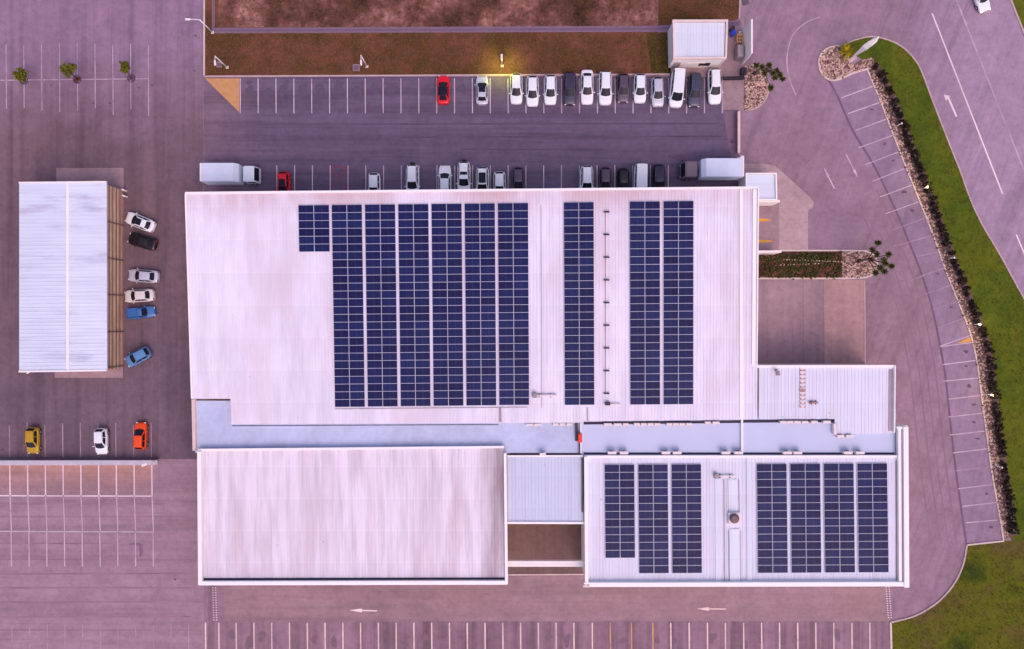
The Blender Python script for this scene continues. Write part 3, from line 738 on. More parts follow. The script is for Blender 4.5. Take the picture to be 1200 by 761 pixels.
# --- east wing of the hall
PE = Plane(7.62, 0.03)
wing = empty('hall_annex', P(965, 465), 'low white ribbed roof annex with a step, right of the main warehouse', 'annex building')
wing_poly = [(889.6, 428.5), (1049, 428.5), (1048, 508), (978.5, 508.6), (978.2, 491.2), (889.4, 491.4)]
shell(wing, wing_poly, PE, M['roof_east'], M['cream_wall'], pitch=0.45)
b = B(); edge_bar(b, PE, (884, 429.6), (1049, 429.4), 0.34, 0.2, 0.12); edge_bar(b, PE, (1048.2, 429), (1047.4, 507), 0.14, 0.4, 0.18)
b.build('parapet', M['trim'], wing)
b = B(); edge_bar(b, PE, (1043.8, 433), (1043, 505), 0.5, 0.05, 0.02); b.build('gutter', M['grey_metal'], wing)

# --- flat roofed middle block
PF = Plane(6.9)
block = empty('flat_roof_block', P(640, 500), 'long narrow flat roofed block with pale blue slab between the warehouse and the south halls', 'building')
fl = [(229, 470), (680.5, 470), (680.5, 531), (229, 531)]; fp = [PF.pt(*p) for p in fl]
b = B(); b.prism(fp, [p - Vector((0, 0, 0.3)) for p in fp]); b.build('roof_slab', M['flat_blue'], block)
fl = [(681.2, 480), (1049.5, 480), (1049.5, 536), (681.2, 536)]; fp = [PF.pt(*p) for p in fl]
b = B(); b.prism(fp, [p - Vector((0, 0, 0.3)) for p in fp]); b.build('roof_slab', M['flat_plain'], block)
q = [PF.pt(*p, -0.31) for p in ((229, 470), (1049, 470), (1049, 536), (229, 531))]
b = B(); b.prism(q, [Vector((p.x, p.y, 0)) for p in q], cap_bottom=False); b.build('wall', M['cream_wall'], block)
PF2 = Plane(7.3)
b = B(); edge_bar(b, PF2, (227.4, 468), (228.6, 528), 0.42, 0.55, -0.27); b.build('parapet', M['wall_pink'], block)
b = B(); b.bar(PF.pt(680.3, 496, 0.2), PF.pt(680.3, 531, 0.2), 0.16, 0.4); b.bar(PF.pt(869.2, 490, 0.2), PF.pt(869.2, 531, 0.2), 0.22, 0.4)
b.build('upstand', M['trim'], block)
b = B()                                     # dark strips standing in for the shade where the slab meets the higher walls
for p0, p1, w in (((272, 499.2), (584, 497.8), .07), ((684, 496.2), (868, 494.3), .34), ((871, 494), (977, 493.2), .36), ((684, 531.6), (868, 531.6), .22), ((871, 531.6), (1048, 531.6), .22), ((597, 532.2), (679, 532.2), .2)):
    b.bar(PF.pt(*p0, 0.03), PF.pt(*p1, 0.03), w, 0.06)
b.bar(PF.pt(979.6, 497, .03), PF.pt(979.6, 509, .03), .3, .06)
b.build('roof_edge_shade', M['gutter'], block)
# dark vertical trunking and the orange box
b = B(); b.bar(PF.pt(675.5, 494, 0.18), PF.pt(675.8, 517, 0.18), 0.34, 0.34); b.bar(PF.pt(679.2, 519, 0.25), PF.pt(679.4, 533, 0.25), 0.16, 0.3)
tag(b.build('cable_trunking', M['dark_metal']), 'dark upright trunking on the flat roof beside the orange box', 'trunking')
b = B(); b.box(PF.pt(679.6, 513.5, 0.6), (0.5, 1.15, 0.5), bev=0.05); b.box(PF.pt(679.6, 513.5, 0.9), (0.42, 1.0, 0.08), bev=0.02)
tag(b.build('orange_crate', M['orange_box']), 'small bright orange box on the flat roof between the two slab halves', 'box')

# --- south west hall
PS = Plane(7.85, 0.022)
swh = empty('storage_hall', P(415, 605), 'windowless hall with a streaked ribbed roof and dark gutter, left of the two south halls', 'hall')
sw_poly = [(232.5, 526.5), (591, 523), (593.5, 682.5), (233.5, 684)]
zs = PS
shell(swh, sw_poly, PS, M['roof_dirty'], M['cream_wall'], pitch=0.42)
b = B()
a0 = PS.pt(232.6, 527.5, 0.1); a1 = PS.pt(590.6, 524, 0.1); b.bar(a0, a1, 0.3, 0.2)
b.build('ridge_cap', M['trim'], swh)
b = B(); b.bar(PS.pt(234.2, 529, 0.22), PS.pt(235.4, 684, 0.35), 0.5, 0.5)
b.bar(PS.pt(233.5, 683, 0.22), PS.pt(594, 682.2, 0.22), 0.5, 0.6)
b.bar(PS.pt(592, 531, 0.25), PS.pt(593.6, 684, 0.3), 0.36, 0.5)
b.build('parapet', M['trim'], swh)
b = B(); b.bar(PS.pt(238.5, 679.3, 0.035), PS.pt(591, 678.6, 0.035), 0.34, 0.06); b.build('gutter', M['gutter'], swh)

# --- link roof, courtyard beam
PL = Plane(7.25, 0.012)
lnk = empty('link_building', P(639, 580), 'small pale blue roofed link bay between the two south halls', 'link building')
link_poly = [(594.4, 534), (683.2, 534), (683.4, 612.5), (594.8, 612.5)]
shell(lnk, link_poly, PL, M['roof_link'], M['wall_pink'], pitch=0.42)
b = B(); edge_bar(b, PL, (594.4, 534.6), (683, 534.4), 0.2, 0.14, 0.09); edge_bar(b, PL, (594.6, 612.6), (684, 612.8), 0.28, 0.3, 0.05)
b.build('ridge_cap', M['trim'], lnk)
b = B(); edge_bar(b, PL, (682.1, 537), (682.3, 600), 0.14, 0.3, 0.15); b.build('gutter', M['dark_metal'], lnk)
b = B(); b.bar(P(594, 660.3, 5.2), P(684, 660.3, 5.2), 0.75, 0.55)
tag(b.build('courtyard_beam', M['white_wall']), 'white concrete beam spanning the small open courtyard between the south halls', 'beam')

# --- south east hall
PX = Plane(7.4, 0.012)
seh = empty('workshop_hall', P(872, 600), 'white roofed hall with two solar banks and thick parapets, right of the two south halls', 'hall')
se_poly = [(685, 534), (1052, 534), (1055, 686), (686, 686)]
shell(seh, se_poly, PX, M['roof_east'], M['white_wall'], pitch=0.42)
b = B()
b.bar(PX.pt(686.3, 535, 0.3), PX.pt(687.4, 687.5, 0.3), 0.42, 0.62)
b.bar(PX.pt(684, 684.6, 0.3), PX.pt(1063.6, 683.8, 0.3), 0.55, 0.66)
b.bar(PX.pt(1059.8, 500, 0.36), PX.pt(1060.9, 687.5, 0.36), 0.62, 0.8)
b.bar(PX.pt(1053.2, 501, 0.24), PX.pt(1054.2, 682, 0.24), 0.38, 0.5)
b.bar(PX.pt(1050, 501.2, 0.3), PX.pt(1062, 501.2, 0.3), 0.3, 0.55)
b.bar(PX.pt(685, 535.2, 0.12), PX.pt(1051, 535, 0.12), 0.3, 0.2)
b.build('parapet', M['trim'], seh)
b = B(); q0 = [PX.pt(*p, -0.3) for p in ((1051, 499), (1063.8, 499), (1064.4, 687.5), (1052, 687.5))]
b.prism(q0, [Vector((p.x, p.y, 0)) for p in q0], cap_bottom=False); b.build('side_wall', M['white_wall'], seh)
b = B(); b.bar(PX.pt(1050.4, 540, 0.02), PX.pt(1051.2, 680, 0.02), 0.3, 0.05); b.bar(PX.pt(1056.5, 520, 0.22), PX.pt(1057.2, 681, 0.22), 0.12, 0.05)
b.build('gutter', M['grey_metal'], seh)
b = B()
for x, w in ((840.6, 0.62), (877.6, 0.62), (860.6, 1.35)):
    y0 = 561 if x < 850 else (536 if x > 870 else 620)
    b.bar(PX.pt(x, y0, 0.06), PX.pt(x + 0.8, 681.5, 0.06), w, 0.09)
b.bar(PX.pt(857.6, 562, 0.05), PX.pt(857.9, 600, 0.05), 1.4, 0.05)
b.build('roof_strip', M['roof_white'], seh)
b = B()
for x, y0, y1 in ((848.6, 562, 681), (853, 562, 604), (866, 562, 604), (854, 622, 681), (867.4, 622, 681)):
    b.bar(PX.pt(x, y0, 0.08), PX.pt(x + 0.6, y1, 0.08), 0.07, 0.06)
b.build('seam', M['grey_metal'], seh)
b = B()
for x in (684.6, 689): b.box(PX.pt(x, 686.4, 0.5), (0.34, 0.34, 0.5), bev=0.03)
b.build('parapet_cap', M['wall_pink'], seh)

# exhaust fan on this roof
ef = empty('exhaust_fan', PX.pt(860.5, 607), 'square roof exhaust fan with a round dark cowl between the two south solar banks', 'roof fan')
b = B(); b.box(PX.pt(860, 607.3, 0.25), (1.5, 1.5, 0.5), bev=0.04); b.build('curb', M['ac'], ef)
c = PX.pt(860, 607.3, 0.5); b = B(); b.tube([c, c + Vector((0, 0, 0.28))], [0.52, 0.5], 20); b.tube([c + Vector((0, 0, 0.28)), c + Vector((0, 0, 0.42))], [0.62, 0.3], 20); b.build('cowl', M['cowl'], ef)
def roof_duct(plane, x0, x1, y, label, cap=True, mat='grey_metal', r=0.16):
    e = empty('roof_duct', plane.pt((x0 + x1) / 2, y), label, 'roof duct')
    b = B(); b.tube([plane.pt(x0, y, 0.28), plane.pt(x1, y, 0.28)], r, 10); b.build('pipe', M[mat], e)
    b = B()
    for t in (0.25, 0.75): b.box(plane.pt(x0 + (x1 - x0) * t, y, 0.09), (0.12, 0.5, 0.2))
    b.build('bracket', M['dark_metal'], e)
    if cap:
        b = B(); b.box(plane.pt(x0 + 1.5, y, 0.34), (0.55, 0.62, 0.5), bev=0.05); b.build('hood', M['grey_metal'], e)
    return e
roof_duct(PM, 625, 652, 463.5, 'grey ventilation duct with hood beside the narrow solar strip on the warehouse roof', True, 'ac', 0.14)
roof_duct(PX, 838, 861, 557.8, 'rusty horizontal pipe with hood north of the roof fan on the south east hall', True, 'ac', 0.1)
roof_duct(PE, 948, 958.5, 472, 'short grey pipe beside the dotted walkway on the annex roof', False, 'rust', 0.13)
b = B(); b.tube([PE.pt(911.5, 438, 0.0), PE.pt(911.5, 436, 0.6), PE.pt(909, 433.5, 0.8)], 0.16, 10); b.box(PE.pt(911.8, 438, 0.06), (0.5, 0.5, 0.12))
tag(b.build('vent_pipe', M['grey_metal']), 'bent grey vent pipe standing near the top of the annex roof', 'vent pipe')
# long pipe run with dark brackets
pr = empty('pipe_run', PM.pt(711, 360), 'thin conduit with evenly spaced dark brackets between the narrow and wide solar banks', 'conduit')
b = B()
for k in range(8): b.tube([PM.pt(709.4, 249 + 26.6 * k, 0.14), PM.pt(709.7, 249 + 26.6 * (k + 1), 0.14)], 0.035, 6)
b.build('pipe', M['rust'], pr)
for k in range(9):
    b = B(); y = 248.5 + 26.6 * k
    b.box(PM.pt(710.8, y, 0.14), (0.72, 0.17, 0.2)); b.build('bracket', M['dark_metal'], pr)
e = empty('isolator_box', PM.pt(712, 473), 'dark electrical box with a pale pipe stub at the foot of the bracketed conduit', 'electrical box')
b = B(); b.box(PM.pt(712, 473.3, 0.3), (0.62, 0.42, 0.5), bev=0.03); b.build('casing', M['dark_metal'], e)
b = B(); b.tube([PM.pt(715, 473.5, 0.25), PM.pt(727, 474, 0.25)], 0.1, 8); b.build('pipe', M['ac'], e)
# walkway of the annex roof
wk = empty('roof_walkway', PE.pt(941, 452), 'narrow dotted walkway strip across the annex roof', 'roof walkway')
b = B()
for k in range(10): b.box(PE.pt(940.6, 432 + 4.9 * k, 0.1), (0.7, 0.42, 0.06))
b.build('tread', M['ac'], wk)
b = B()
for k in range(10):
    for s in (-2.3, 2.3): b.box(PE.pt(940.6 + s, 434 + 4.8 * k, 0.1), (0.16, 0.16, 0.16))
b.box(PE.pt(940.6, 457.5, 0.16), (0.72, 0.3, 0.12))
b.build('foot', M['rust'], wk)

# --- air conditioners
def ac_mesh():
    b = B(); b.box((0, 0, 0.36), (0.88, 0.36, 0.62), bev=0.02)
    for x in (-0.3, 0.3): b.box((x, 0, 0.025), (0.08, 0.4, 0.05))
    body = b.mesh('casing', M['ac'])
    b = B(); b.tube([Vector((0.12, -0.182, 0.36)), Vector((0.12, -0.2, 0.36))], 0.25, 18)
    for k in range(5): b.box((0.12, -0.205, 0.18 + 0.09 * k), (0.46, 0.012, 0.02))
    return body, b.mesh('fan_grille', M['ac_grille'])
AC_BODY, AC_FAN = ac_mesh()
def ac(px, py, label, group, z=6.9, rz=0.0, s=1.0):
    e = empty('air_conditioner', P(px, py, z + 0.35) - Vector((0, 0, 0.35)), label, 'air conditioner', group, rz)
    e.scale = (s, 1, 1)
    for n, me in (('casing', AC_BODY), ('fan_grille', AC_FAN)):
        o = link(n, me); o.parent = e
for x in (712, 723.5, 733): ac(x, 497.6, 'white air conditioner in the leftmost trio along the warehouse edge, right of the orange box', 'trio of units right of the orange box', s=1.1 if x < 730 else 0.8)
for x in (620.5, 630): ac(x, 497.8, 'white air conditioner of the pair left of the orange box, on the flat roof edge', 'pair of units left of the orange box')
for x in (651, 659, 667): ac(x, 497.4, 'small white air conditioner of the trio just left of the orange box', 'trio of units left of the orange box', s=0.8)
for x in (746, 754, 762, 770): ac(x, 497.4, 'white air conditioner in the row of four in the middle of the flat roof edge', 'row of four units', s=0.85)
for x in (784, 791.5, 799, 807): ac(x, 497.4, 'white air conditioner in the second row of four, ending under the wide solar bank', 'second row of four units', s=0.85)
for x, s in ((829, 0.8), (838.5, 1.0)): ac(x, 495.6, 'white air conditioner of the pair just left of the cross wall on the flat roof', 'pair left of the cross wall', s=s)
for x in (917, 925, 933.5, 942.5, 953.5): ac(x, 494.8, 'white air conditioner in the row of five below the annex walkway', 'row of five units under the annex', s=0.95)
ac(968, 494.6, 'single white air conditioner in the inner corner of the annex roof step', None, s=1.1)
ac(977.3, 499.6, 'white air conditioner turned sideways, upper one on the annex roof step', None, rz=PI / 2, s=0.8)
ac(977.6, 506, 'white air conditioner turned sideways, lower one on the annex roof step', None, rz=PI / 2, s=0.8)
for x in (984, 994.5): ac(x, 511.2, 'white air conditioner of the pair below the annex roof step', 'pair below the annex step', s=0.95)
for i, (x, t) in enumerate(((717, 'leftmost'), (731, 'leftmost'), (780, 'second'), (793, 'second'), (850, 'third'), (865, 'third'), (922, 'fourth'), (934, 'fourth'), (993, 'rightmost'), (1007, 'rightmost'))):
    ac(x, 530.4, 'pale air conditioner of the %s pair along the south east hall edge' % t, '%s pair of units along the south east hall' % t, z=7.2, rz=PI, s=1.25)
ac(636, 532, 'lone pale air conditioner on the north edge of the small link roof', None, z=7.2, rz=PI, s=0.9)

# ------------------------------------------------------------------ solar panels
PW, PH = 1.925, 0.965
b = B(); b.box((0, 0, 0), (PW, PH, 0.04), mi=0); b.face([Vector((x, y, 0.0225)) for x, y in ((-PW / 2 + .025, -PH / 2 + .022), (PW / 2 - .025, -PH / 2 + .022), (PW / 2 - .025, PH / 2 - .022), (-PW / 2 + .025, PH / 2 - .022))], 1)
for f in b.bm.faces:
    f.normal_update()
    if f.material_index == 1 and f.normal.z < 0: f.normal_flip()
PANEL = b.mesh('panel', [M['alu'], M['cells']], fix=False)
def strip_of_panels(plane, tl, tr, bl, rows, label, group):
    """two panels wide; tl/tr/bl are photo pixels of the strip's corners"""
    A, Bp, C = plane.pt(*tl, 0.16), plane.pt(*tr, 0.16), plane.pt(*bl, 0.16)
    ux = (Bp - A); uy = (C - A)
    root = empty('solar_panel_strip', A + (ux + uy) / 2, label, 'solar panels', group)
    rot = Matrix((ux.normalized(), (-uy).normalized(), ux.cross(-uy).normalized())).transposed().to_euler()
    sx = ux.length / 2 / (PW + 0.035); sy = uy.length / rows / (PH + 0.02)
    for r in range(rows):
        for c in (0, 1):
            o = link('panel', PANEL); o.parent = root
            o.location = A + ux * ((c + 0.5) / 2) + uy * ((r + 0.5) / rows) - root.location
            o.rotation_euler = rot; o.scale = (sx, sy, 1)
    rails = B()
    for t in (0.08, 0.42, 0.58, 0.92):
        p = A + ux * t; rails.bar(p + uy * 0.002 - Vector((0, 0, 0.07)), p + uy * 0.998 - Vector((0, 0, 0.07)), 0.05, 0.08)
    rails.build('mounting_rail', M['alu'], root)
G1, G2, G3 = 'solar strips of the large left block', 'solar strips on the warehouse right side', 'solar strips on the south east hall'
strip_of_panels(PM, (349.3, 240.6), (385.9, 240.3), (350.3, 295.5), 6, 'short six-row solar strip at the upper left corner of the large block', G1)
names = ['leftmost full-length solar strip, beside the short strip', 'second full-length solar strip from the left of the large block', 'third full-length solar strip from the left of the large block', 'third full-length solar strip from the right end of the large block', 'second full-length solar strip from the right end of the large block', 'rightmost full-length solar strip of the large block, beside the bare roof band']
for k in range(6):
    x = 388.3 + 38.95 * k
    xb = x + 4.0 - 0.45 * k
    strip_of_panels(PM, (x, 240.2 - 0.4 * k), (x + 36.1, 239.9 - 0.4 * k), (xb, 477.4 - 0.45 * k), 26, names[k], G1)
strip_of_panels(PM, (660.3, 237.2), (696, 236.9), (661.6, 475), 26, 'lone narrow solar strip between two bare roof bands on the warehouse', G2)
strip_of_panels(PM, (737.6, 236.2), (773.6, 235.9), (738.3, 474.6), 26, 'left half of the wide right solar bank on the warehouse roof', G2)
strip_of_panels(PM, (777.2, 235.8), (813, 235.5), (777.3, 474.3), 26, 'right half of the wide right solar bank on the warehouse roof', G2)
strip_of_panels(PX, (708.2, 544.6), (743.5, 544.4), (709.2, 654.2), 12, 'shorter solar strip at the left end of the left bank on the south east hall', G3)
strip_of_panels(PX, (747.5, 544.4), (782.8, 544.2), (748.8, 672.2), 14, 'middle solar strip of the left bank on the south east hall', G3)
strip_of_panels(PX, (786.5, 544.2), (821.8, 544), (787.6, 672), 14, 'right solar strip of the left bank, next to the roof fan', G3)
for k, n in enumerate(('leftmost solar strip of the right bank, next to the roof fan', 'second solar strip from the left of the right bank on the south east hall', 'third solar strip from the left of the right bank on the south east hall', 'rightmost solar strip of the right bank, beside the east parapet')):
    x = 886.4 + 39.25 * k
    strip_of_panels(PX, (x, 543.7 - 0.2 * k), (x + 35.6, 543.5 - 0.2 * k), (x + 1.5 + 0.15 * k, 671.8 - 0.2 * k), 14, n, G3)

# --- shed on the left
shed = empty('shed', P(84, 325), 'long pale gabled shed with brown ribbed side wall in the west yard', 'shed')
ze, zr = 4.5, 5.0
A = [P(22.5, 213.5, ze), P(125, 212.5, ze), P(125.4, 435, ze), P(22.5, 436.5, ze)]
R0, R1 = P(79.5, 213, zr), P(79.5, 435.7, zr)
b = B()
for quad in ([A[0], R0, R1, A[3]], [R0, A[1], A[2], R1]):
    b.prism(quad, [p - Vector((0, 0, 0.15)) for p in quad])
for k in range(52):                       # corrugations run from ridge to eave
    t = (k + 0.5) / 52
    for e0, e1 in ((A[0], A[3]), (A[1], A[2])):
        p = e0.lerp(e1, t); q = R0.lerp(R1, t); b.bar(p + Vector((0, 0, 0.02)), q + Vector((0, 0, 0.02)), 0.07, 0.045)
b.build('roof', M['roof_blue'], shed)
b = B(); b.bar(R0 + Vector((0, 0, 0.04)), R1 + Vector((0, 0, 0.04)), 0.35, 0.06); b.bar(A[0] + Vector((0, -0.1, 0.05)), R0 + Vector((0, -0.1, 0.07)), 0.2, 0.1); b.bar(R0 + Vector((0, -0.1, 0.07)), A[1] + Vector((0, -0.1, 0.05)), 0.2, 0.1)
b.bar(A[3] + Vector((0, 0.1, 0.05)), R1 + Vector((0, 0.1, 0.07)), 0.22, 0.12); b.bar(R1 + Vector((0, 0.1, 0.07)), A[2] + Vector((0, 0.1, 0.05)), 0.22, 0.12)
b.build('ridge_cap', M['trim'], shed)
x0, x1 = A[0].x + 0.2, P(144, 300, 0).x; y0, y1 = A[0].y - 0.25, A[3].y + 0.25
xe = A[1].x - 0.02
b = B(); b.prism([Vector((x0, y1, ze - .17)), Vector((x1 - 2.55, y1, ze - .17)), Vector((x1 - 2.55, y0, ze - .17)), Vector((x0, y0, ze - .17))], [Vector((x0, y1, 0)), Vector((x1 - 2.55, y1, 0)), Vector((x1 - 2.55, y0, 0)), Vector((x0, y0, 0))], cap_bottom=False)
b.build('wall', M['cream_wall'], shed)
# east face, ribbed level cladding
b = B(); xw = P(144.3, 300, 0).x
b.box(((x1 - 2.5 + xw) / 2, (y0 + y1) / 2, (ze - 0.17) / 2), (xw - (x1 - 2.5), abs(y1 - y0), ze - 0.17), mi=1)
for k in range(5): b.box((xw + 0.03, (y0 + y1) / 2, 0.42 + 0.88 * k), (0.10, abs(y1 - y0) - 0.04, 0.5), bev=0.04, seg=1)
b.build('cladding', [M['cladding'], M['cladding_dark']], shed)
for py in (262, 304, 346, 389, 430):
    yy = P(0, py, 2.2).y; b = B(); b.box((xw + 0.1, yy, ze / 2 - 0.1), (0.12, 0.14, ze - 0.25), bev=0.02); b.build('downpipe', M['pipe_brown'], shed)
b = B(); b.box((xw + 0.02, (y0 + y1) / 2, 0.12), (0.14, abs(y1 - y0) + 0.04, 0.24)); b.build('plinth', M['rust'], shed)

# --- retaining wall with end lamp
b = B(); b.bar(P(-80, 542.6, 0.55), P(184, 542.3, 0.55), 0.5, 1.1); b.bar(P(-80, 542.6, 1.13), P(184.4, 542.3, 1.13), 0.62, 0.06)
tag(b.build('retaining_wall', M['wall_lavender']), 'low pale concrete wall between the west yard and the south west parking bays', 'wall')

# --- gate hut, screen wall and bits beside it
hut = empty('gate_hut', P(816, 50), 'small square white gate hut with ribbed roof at the north entrance', 'hut')
zh = 3.6; PHt = Plane(zh)
T = [(788, 23.5), (853, 23.5), (851.5, 69), (789, 69.5)]
tp = [PHt.pt(*p) for p in T]
q = inset([Vector((p.x, p.y)) for p in tp], 0.12)
b = B(); b.prism([Vector((p.x, p.y, zh - 0.35)) for p in q], [Vector((p.x, p.y, 0)) for p in q], cap_bottom=False); b.build('wall', M['white_wall'], hut)
inn = inset([Vector((p.x, p.y)) for p in tp], 0.3); rp = [Vector((p.x, p.y, zh - 0.16)) for p in inn]
b = B(); b.prism(rp, [p - Vector((0, 0, 0.15)) for p in rp]); ribs(b, rp, Plane(zh - 0.16), 0.4); b.build('roof', M['roof_white'], hut)
b = B()
for i in range(4):
    a, c = tp[i], tp[(i + 1) % 4]; d = (c - a).normalized(); mid = (tp[0] + tp[1] + tp[2] + tp[3]) / 4
    n = Vector((-d.y, d.x, 0)); n = n if n.dot(mid - a) > 0 else -n
    ext = d * (0.0 if i % 2 else 0.24)
    if i % 2: b.bar(a + d * 0.24 + n * 0.12 + Vector((0, 0, -0.1)), c - d * 0.24 + n * 0.12 + Vector((0, 0, -0.1)), 0.24, 0.42)
    else: b.bar(a + n * 0.12 + Vector((0, 0, -0.1)), c + n * 0.12 + Vector((0, 0, -0.1)), 0.24, 0.42)
b.build('parapet', M['cream_wall'], hut)
ysw = min(p.y for p in q); xsw = min(p.x for p in q)
b = B(); b.box((P(793.5, 75, 1.6).x, ysw - 0.02, 1.05), (0.95, 0.06, 2.1)); b.build('door', M['shutter'], hut)
b = B(); b.box((P(815, 75, 1.6).x, ysw - 0.02, 1.9), (2.6, 0.06, 0.12)); b.box((P(845, 75, 1.6).x, ysw - 0.05, 1.7), (0.1, 0.1, 3.2)); b.build('downpipe', M['white_wall'], hut)
b = B(); b.box((P(826, 75, 1.6).x, ysw - 0.02, 1.35), (1.5, 0.06, 0.9)); b.build('window', M['glass'], hut)
# tall screen wall
b = B(); zw = 4.0
t = [P(880.2, 22.5, zw), P(882.2, 22.5, zw), P(882.2, 62.5, zw), P(880.2, 63.5, zw)]
b.prism(t, [Vector((p.x, p.y, 0)) for p in t]);
w0 = b.build('screen_wall', M['white_wall']); tag(w0, 'tall thin white screen wall at the north entrance, right of the gate hut', 'wall')
e = empty('wheelie_bin', P(858.5, 40), 'blue bin in the small yard between the gate hut and the screen wall', 'bin')
b = B(); c = P(858.3, 40, 0.5); b.tube([c + Vector((0, 0, -0.5)), c + Vector((0, 0, 0.55))], [0.3, 0.36], 14); b.build('body', M['blue_plastic'], e)
b = B(); b.tube([c + Vector((0, 0, 0.55)), c + Vector((0, 0, 0.68))], [0.39, 0.3], 14); b.build('lid', M['blue_plastic'], e)
e = empty('drum', P(857.6, 34.3), 'dark green drum beside the blue bin near the gate hut', 'drum')
b = B(); c = P(857.6, 34.3, 0.4); b.tube([c + Vector((0, 0, -0.4)), c + Vector((0, 0, 0.45))], [0.3, 0.3], 14); b.build('body', M['green_plastic'], e)
b = B(); b.tube([c + Vector((0, 0, 0.45)), c + Vector((0, 0, 0.5))], [0.32, 0.32], 14); b.build('lid', M['dark_metal'], e)
e = empty('pallet', P(864.6, 48.2), 'wooden pallet crate with four openings beside the screen wall', 'pallet'); c = P(864.6, 48.2, 0)
b = B()
for x in (-0.36, 0, 0.36): b.box(c + Vector((x, 0, 0.9)), (0.14, 1.15, 0.06))
for y in (-0.5, 0, 0.5): b.box(c + Vector((0, y, 0.96)), (0.86, 0.16, 0.05))
b.build('deck', M['wood'], e)
b = B()
for x in (-0.36, 0.36):
    for y in (-0.5, 0.5): b.box(c + Vector((x, y, 0.43)), (0.1, 0.1, 0.86))
b.build('leg', M['wood'], e)
e = empty('cooling_unit', P(866, 62), 'grey cabinet standing against the screen wall below the pallet', 'cabinet')
b = B(); b.box(P(866, 62, 0.8), (0.9, 1.75, 1.5), bev=0.06); b.build('casing', M['grey_metal'], e)
b = B(); b.box(P(866, 62, 0.8) + Vector((0, 0, 0.77)), (0.7, 1.5, 0.04), bev=0.01); b.build('top_panel', M['shutter'], e)
b = B(); b.box(P(866.5, 41, 0.25), (0.3, 0.4, 0.5), bev=0.03); b.box(P(866.5, 38.5, 0.3), (0.34, 0.2, 0.6), bev=0.03)
tag(b.build('gas_bottle_box', M['ac']), 'small pale box between the blue bin and the pallet', 'box')
# dark sliding gate
e = empty('sliding_gate', P(859, 91.5), 'dark steel sliding gate between the gate hut and the gravel bed', 'gate')
b = B()
for k in range(14): b.box(P(848 + k * 1.8, 92.3, 0.8) + Vector((0, 0, 0)), (0.05, 0.05, 1.4))
for z in (0.12, 0.8, 1.52): b.bar(P(847, 92.3, z), P(872, 91.3, z), 0.14, 0.08)
b.build('bars', M['dark_metal'], e)
b = B(); b.bar(P(847, 92.3, 0.03), P(872, 91.3, 0.03), 0.5, 0.03); b.build('track', M['dark_metal'], e)
e = empty('gate_motor', P(871, 84), 'dark gate motor housing by the gravel bed near the sliding gate', 'gate motor')
b = B(); b.box(P(871, 84, 0.5), (0.7, 0.9, 1.0), bev=0.08); b.build('casing', M['dark_metal'], e)
b = B(); b.box(P(871, 84, 1.03), (0.5, 0.6, 0.06), bev=0.02); b.build('cap', M['black_trim'], e)
# low wall on the lot's right edge
b = B(); b.bar(P(865.6, 131, 0.45), P(865.6, 180, 0.45), 0.16, 0.9); b.bar(P(865.6, 131, 0.93), P(865.6, 180, 0.93), 0.26, 0.06)
tag(b.build('boundary_wall', M['wall_pink']), 'thin low wall along the right edge of the north parking lot', 'wall')
sheet('wall_strip', [(847, 130), (864, 130), (864, 192), (858, 192)], Z2, M['stain_soft'])
b = B(); b.box(P(866.8, 188, 1.2), (0.5, 0.7, 2.4), bev=0.03); b.box(P(866.8, 188, 2.43), (0.6, 0.8, 0.08))
tag(b.build('gate_pillar', M['white_wall']), 'white gate pillar at the lower end of the thin boundary wall, beside the big truck', 'pillar')

# --- entrance porch
porch = empty('porch', P(895, 220), 'small square white porch roof at the right side of the warehouse', 'porch')
zp = 3.4; PP = Plane(zp)
T = [(873.5, 203), (910, 203), (910.5, 235), (873.5, 235)]; tp = [PP.pt(*p) for p in T]
q = inset([Vector((p.x, p.y)) for p in tp], 0.1)
b = B(); b.prism([Vector((p.x, p.y, zp - 0.2)) for p in q], [Vector((p.x, p.y, 0)) for p in q], cap_bottom=False); b.build('wall', M['white_wall'], porch)
inn = inset([Vector((p.x, p.y)) for p in tp], 0.22); rp = [Vector((p.x, p.y, zp - 0.1)) for p in inn]
b = B(); b.prism(rp, [p - Vector((0, 0, 0.1)) for p in rp]); b.build('roof', M['roof_blue'], porch)
b = B()
for i in range(4):
    a, c = tp[i], tp[(i + 1) % 4]; d = (c - a).normalized(); n = Vector((-d.y, d.x, 0)); mid = sum(tp, Vector()) / 4
    n = n if n.dot(mid - a) > 0 else -n
    e0 = d * 0.19 if i % 2 else Vector()
    b.bar(a + e0 + n * 0.095 - Vector((0, 0, 0.02)), c - e0 + n * 0.095 - Vector((0, 0, 0.02)), 0.19, 0.36)
b.build('parapet', M['trim'], porch)
for y, x1, lb in ((236.2, 914, 'white fin wall directly below the porch roof'), (295.2, 916, 'white fin wall above the planted bed by the warehouse')):
    b = B(); zz = 2.9; b.bar(P(884, y, zz / 2 + 0.0) * 1 + Vector((P(884, y, zz).x - P(884, y, zz / 2).x, P(884, y, zz).y - P(884, y, zz / 2).y, 0)), P(x1, y - 0.4, zz / 2) + Vector((P(x1, y, zz).x - P(x1, y, zz / 2).x, P(x1, y, zz).y - P(x1, y, zz / 2).y, 0)), 0.3, zz)
    tag(b.build('fin_wall', M['white_wall']), lb, 'wall')

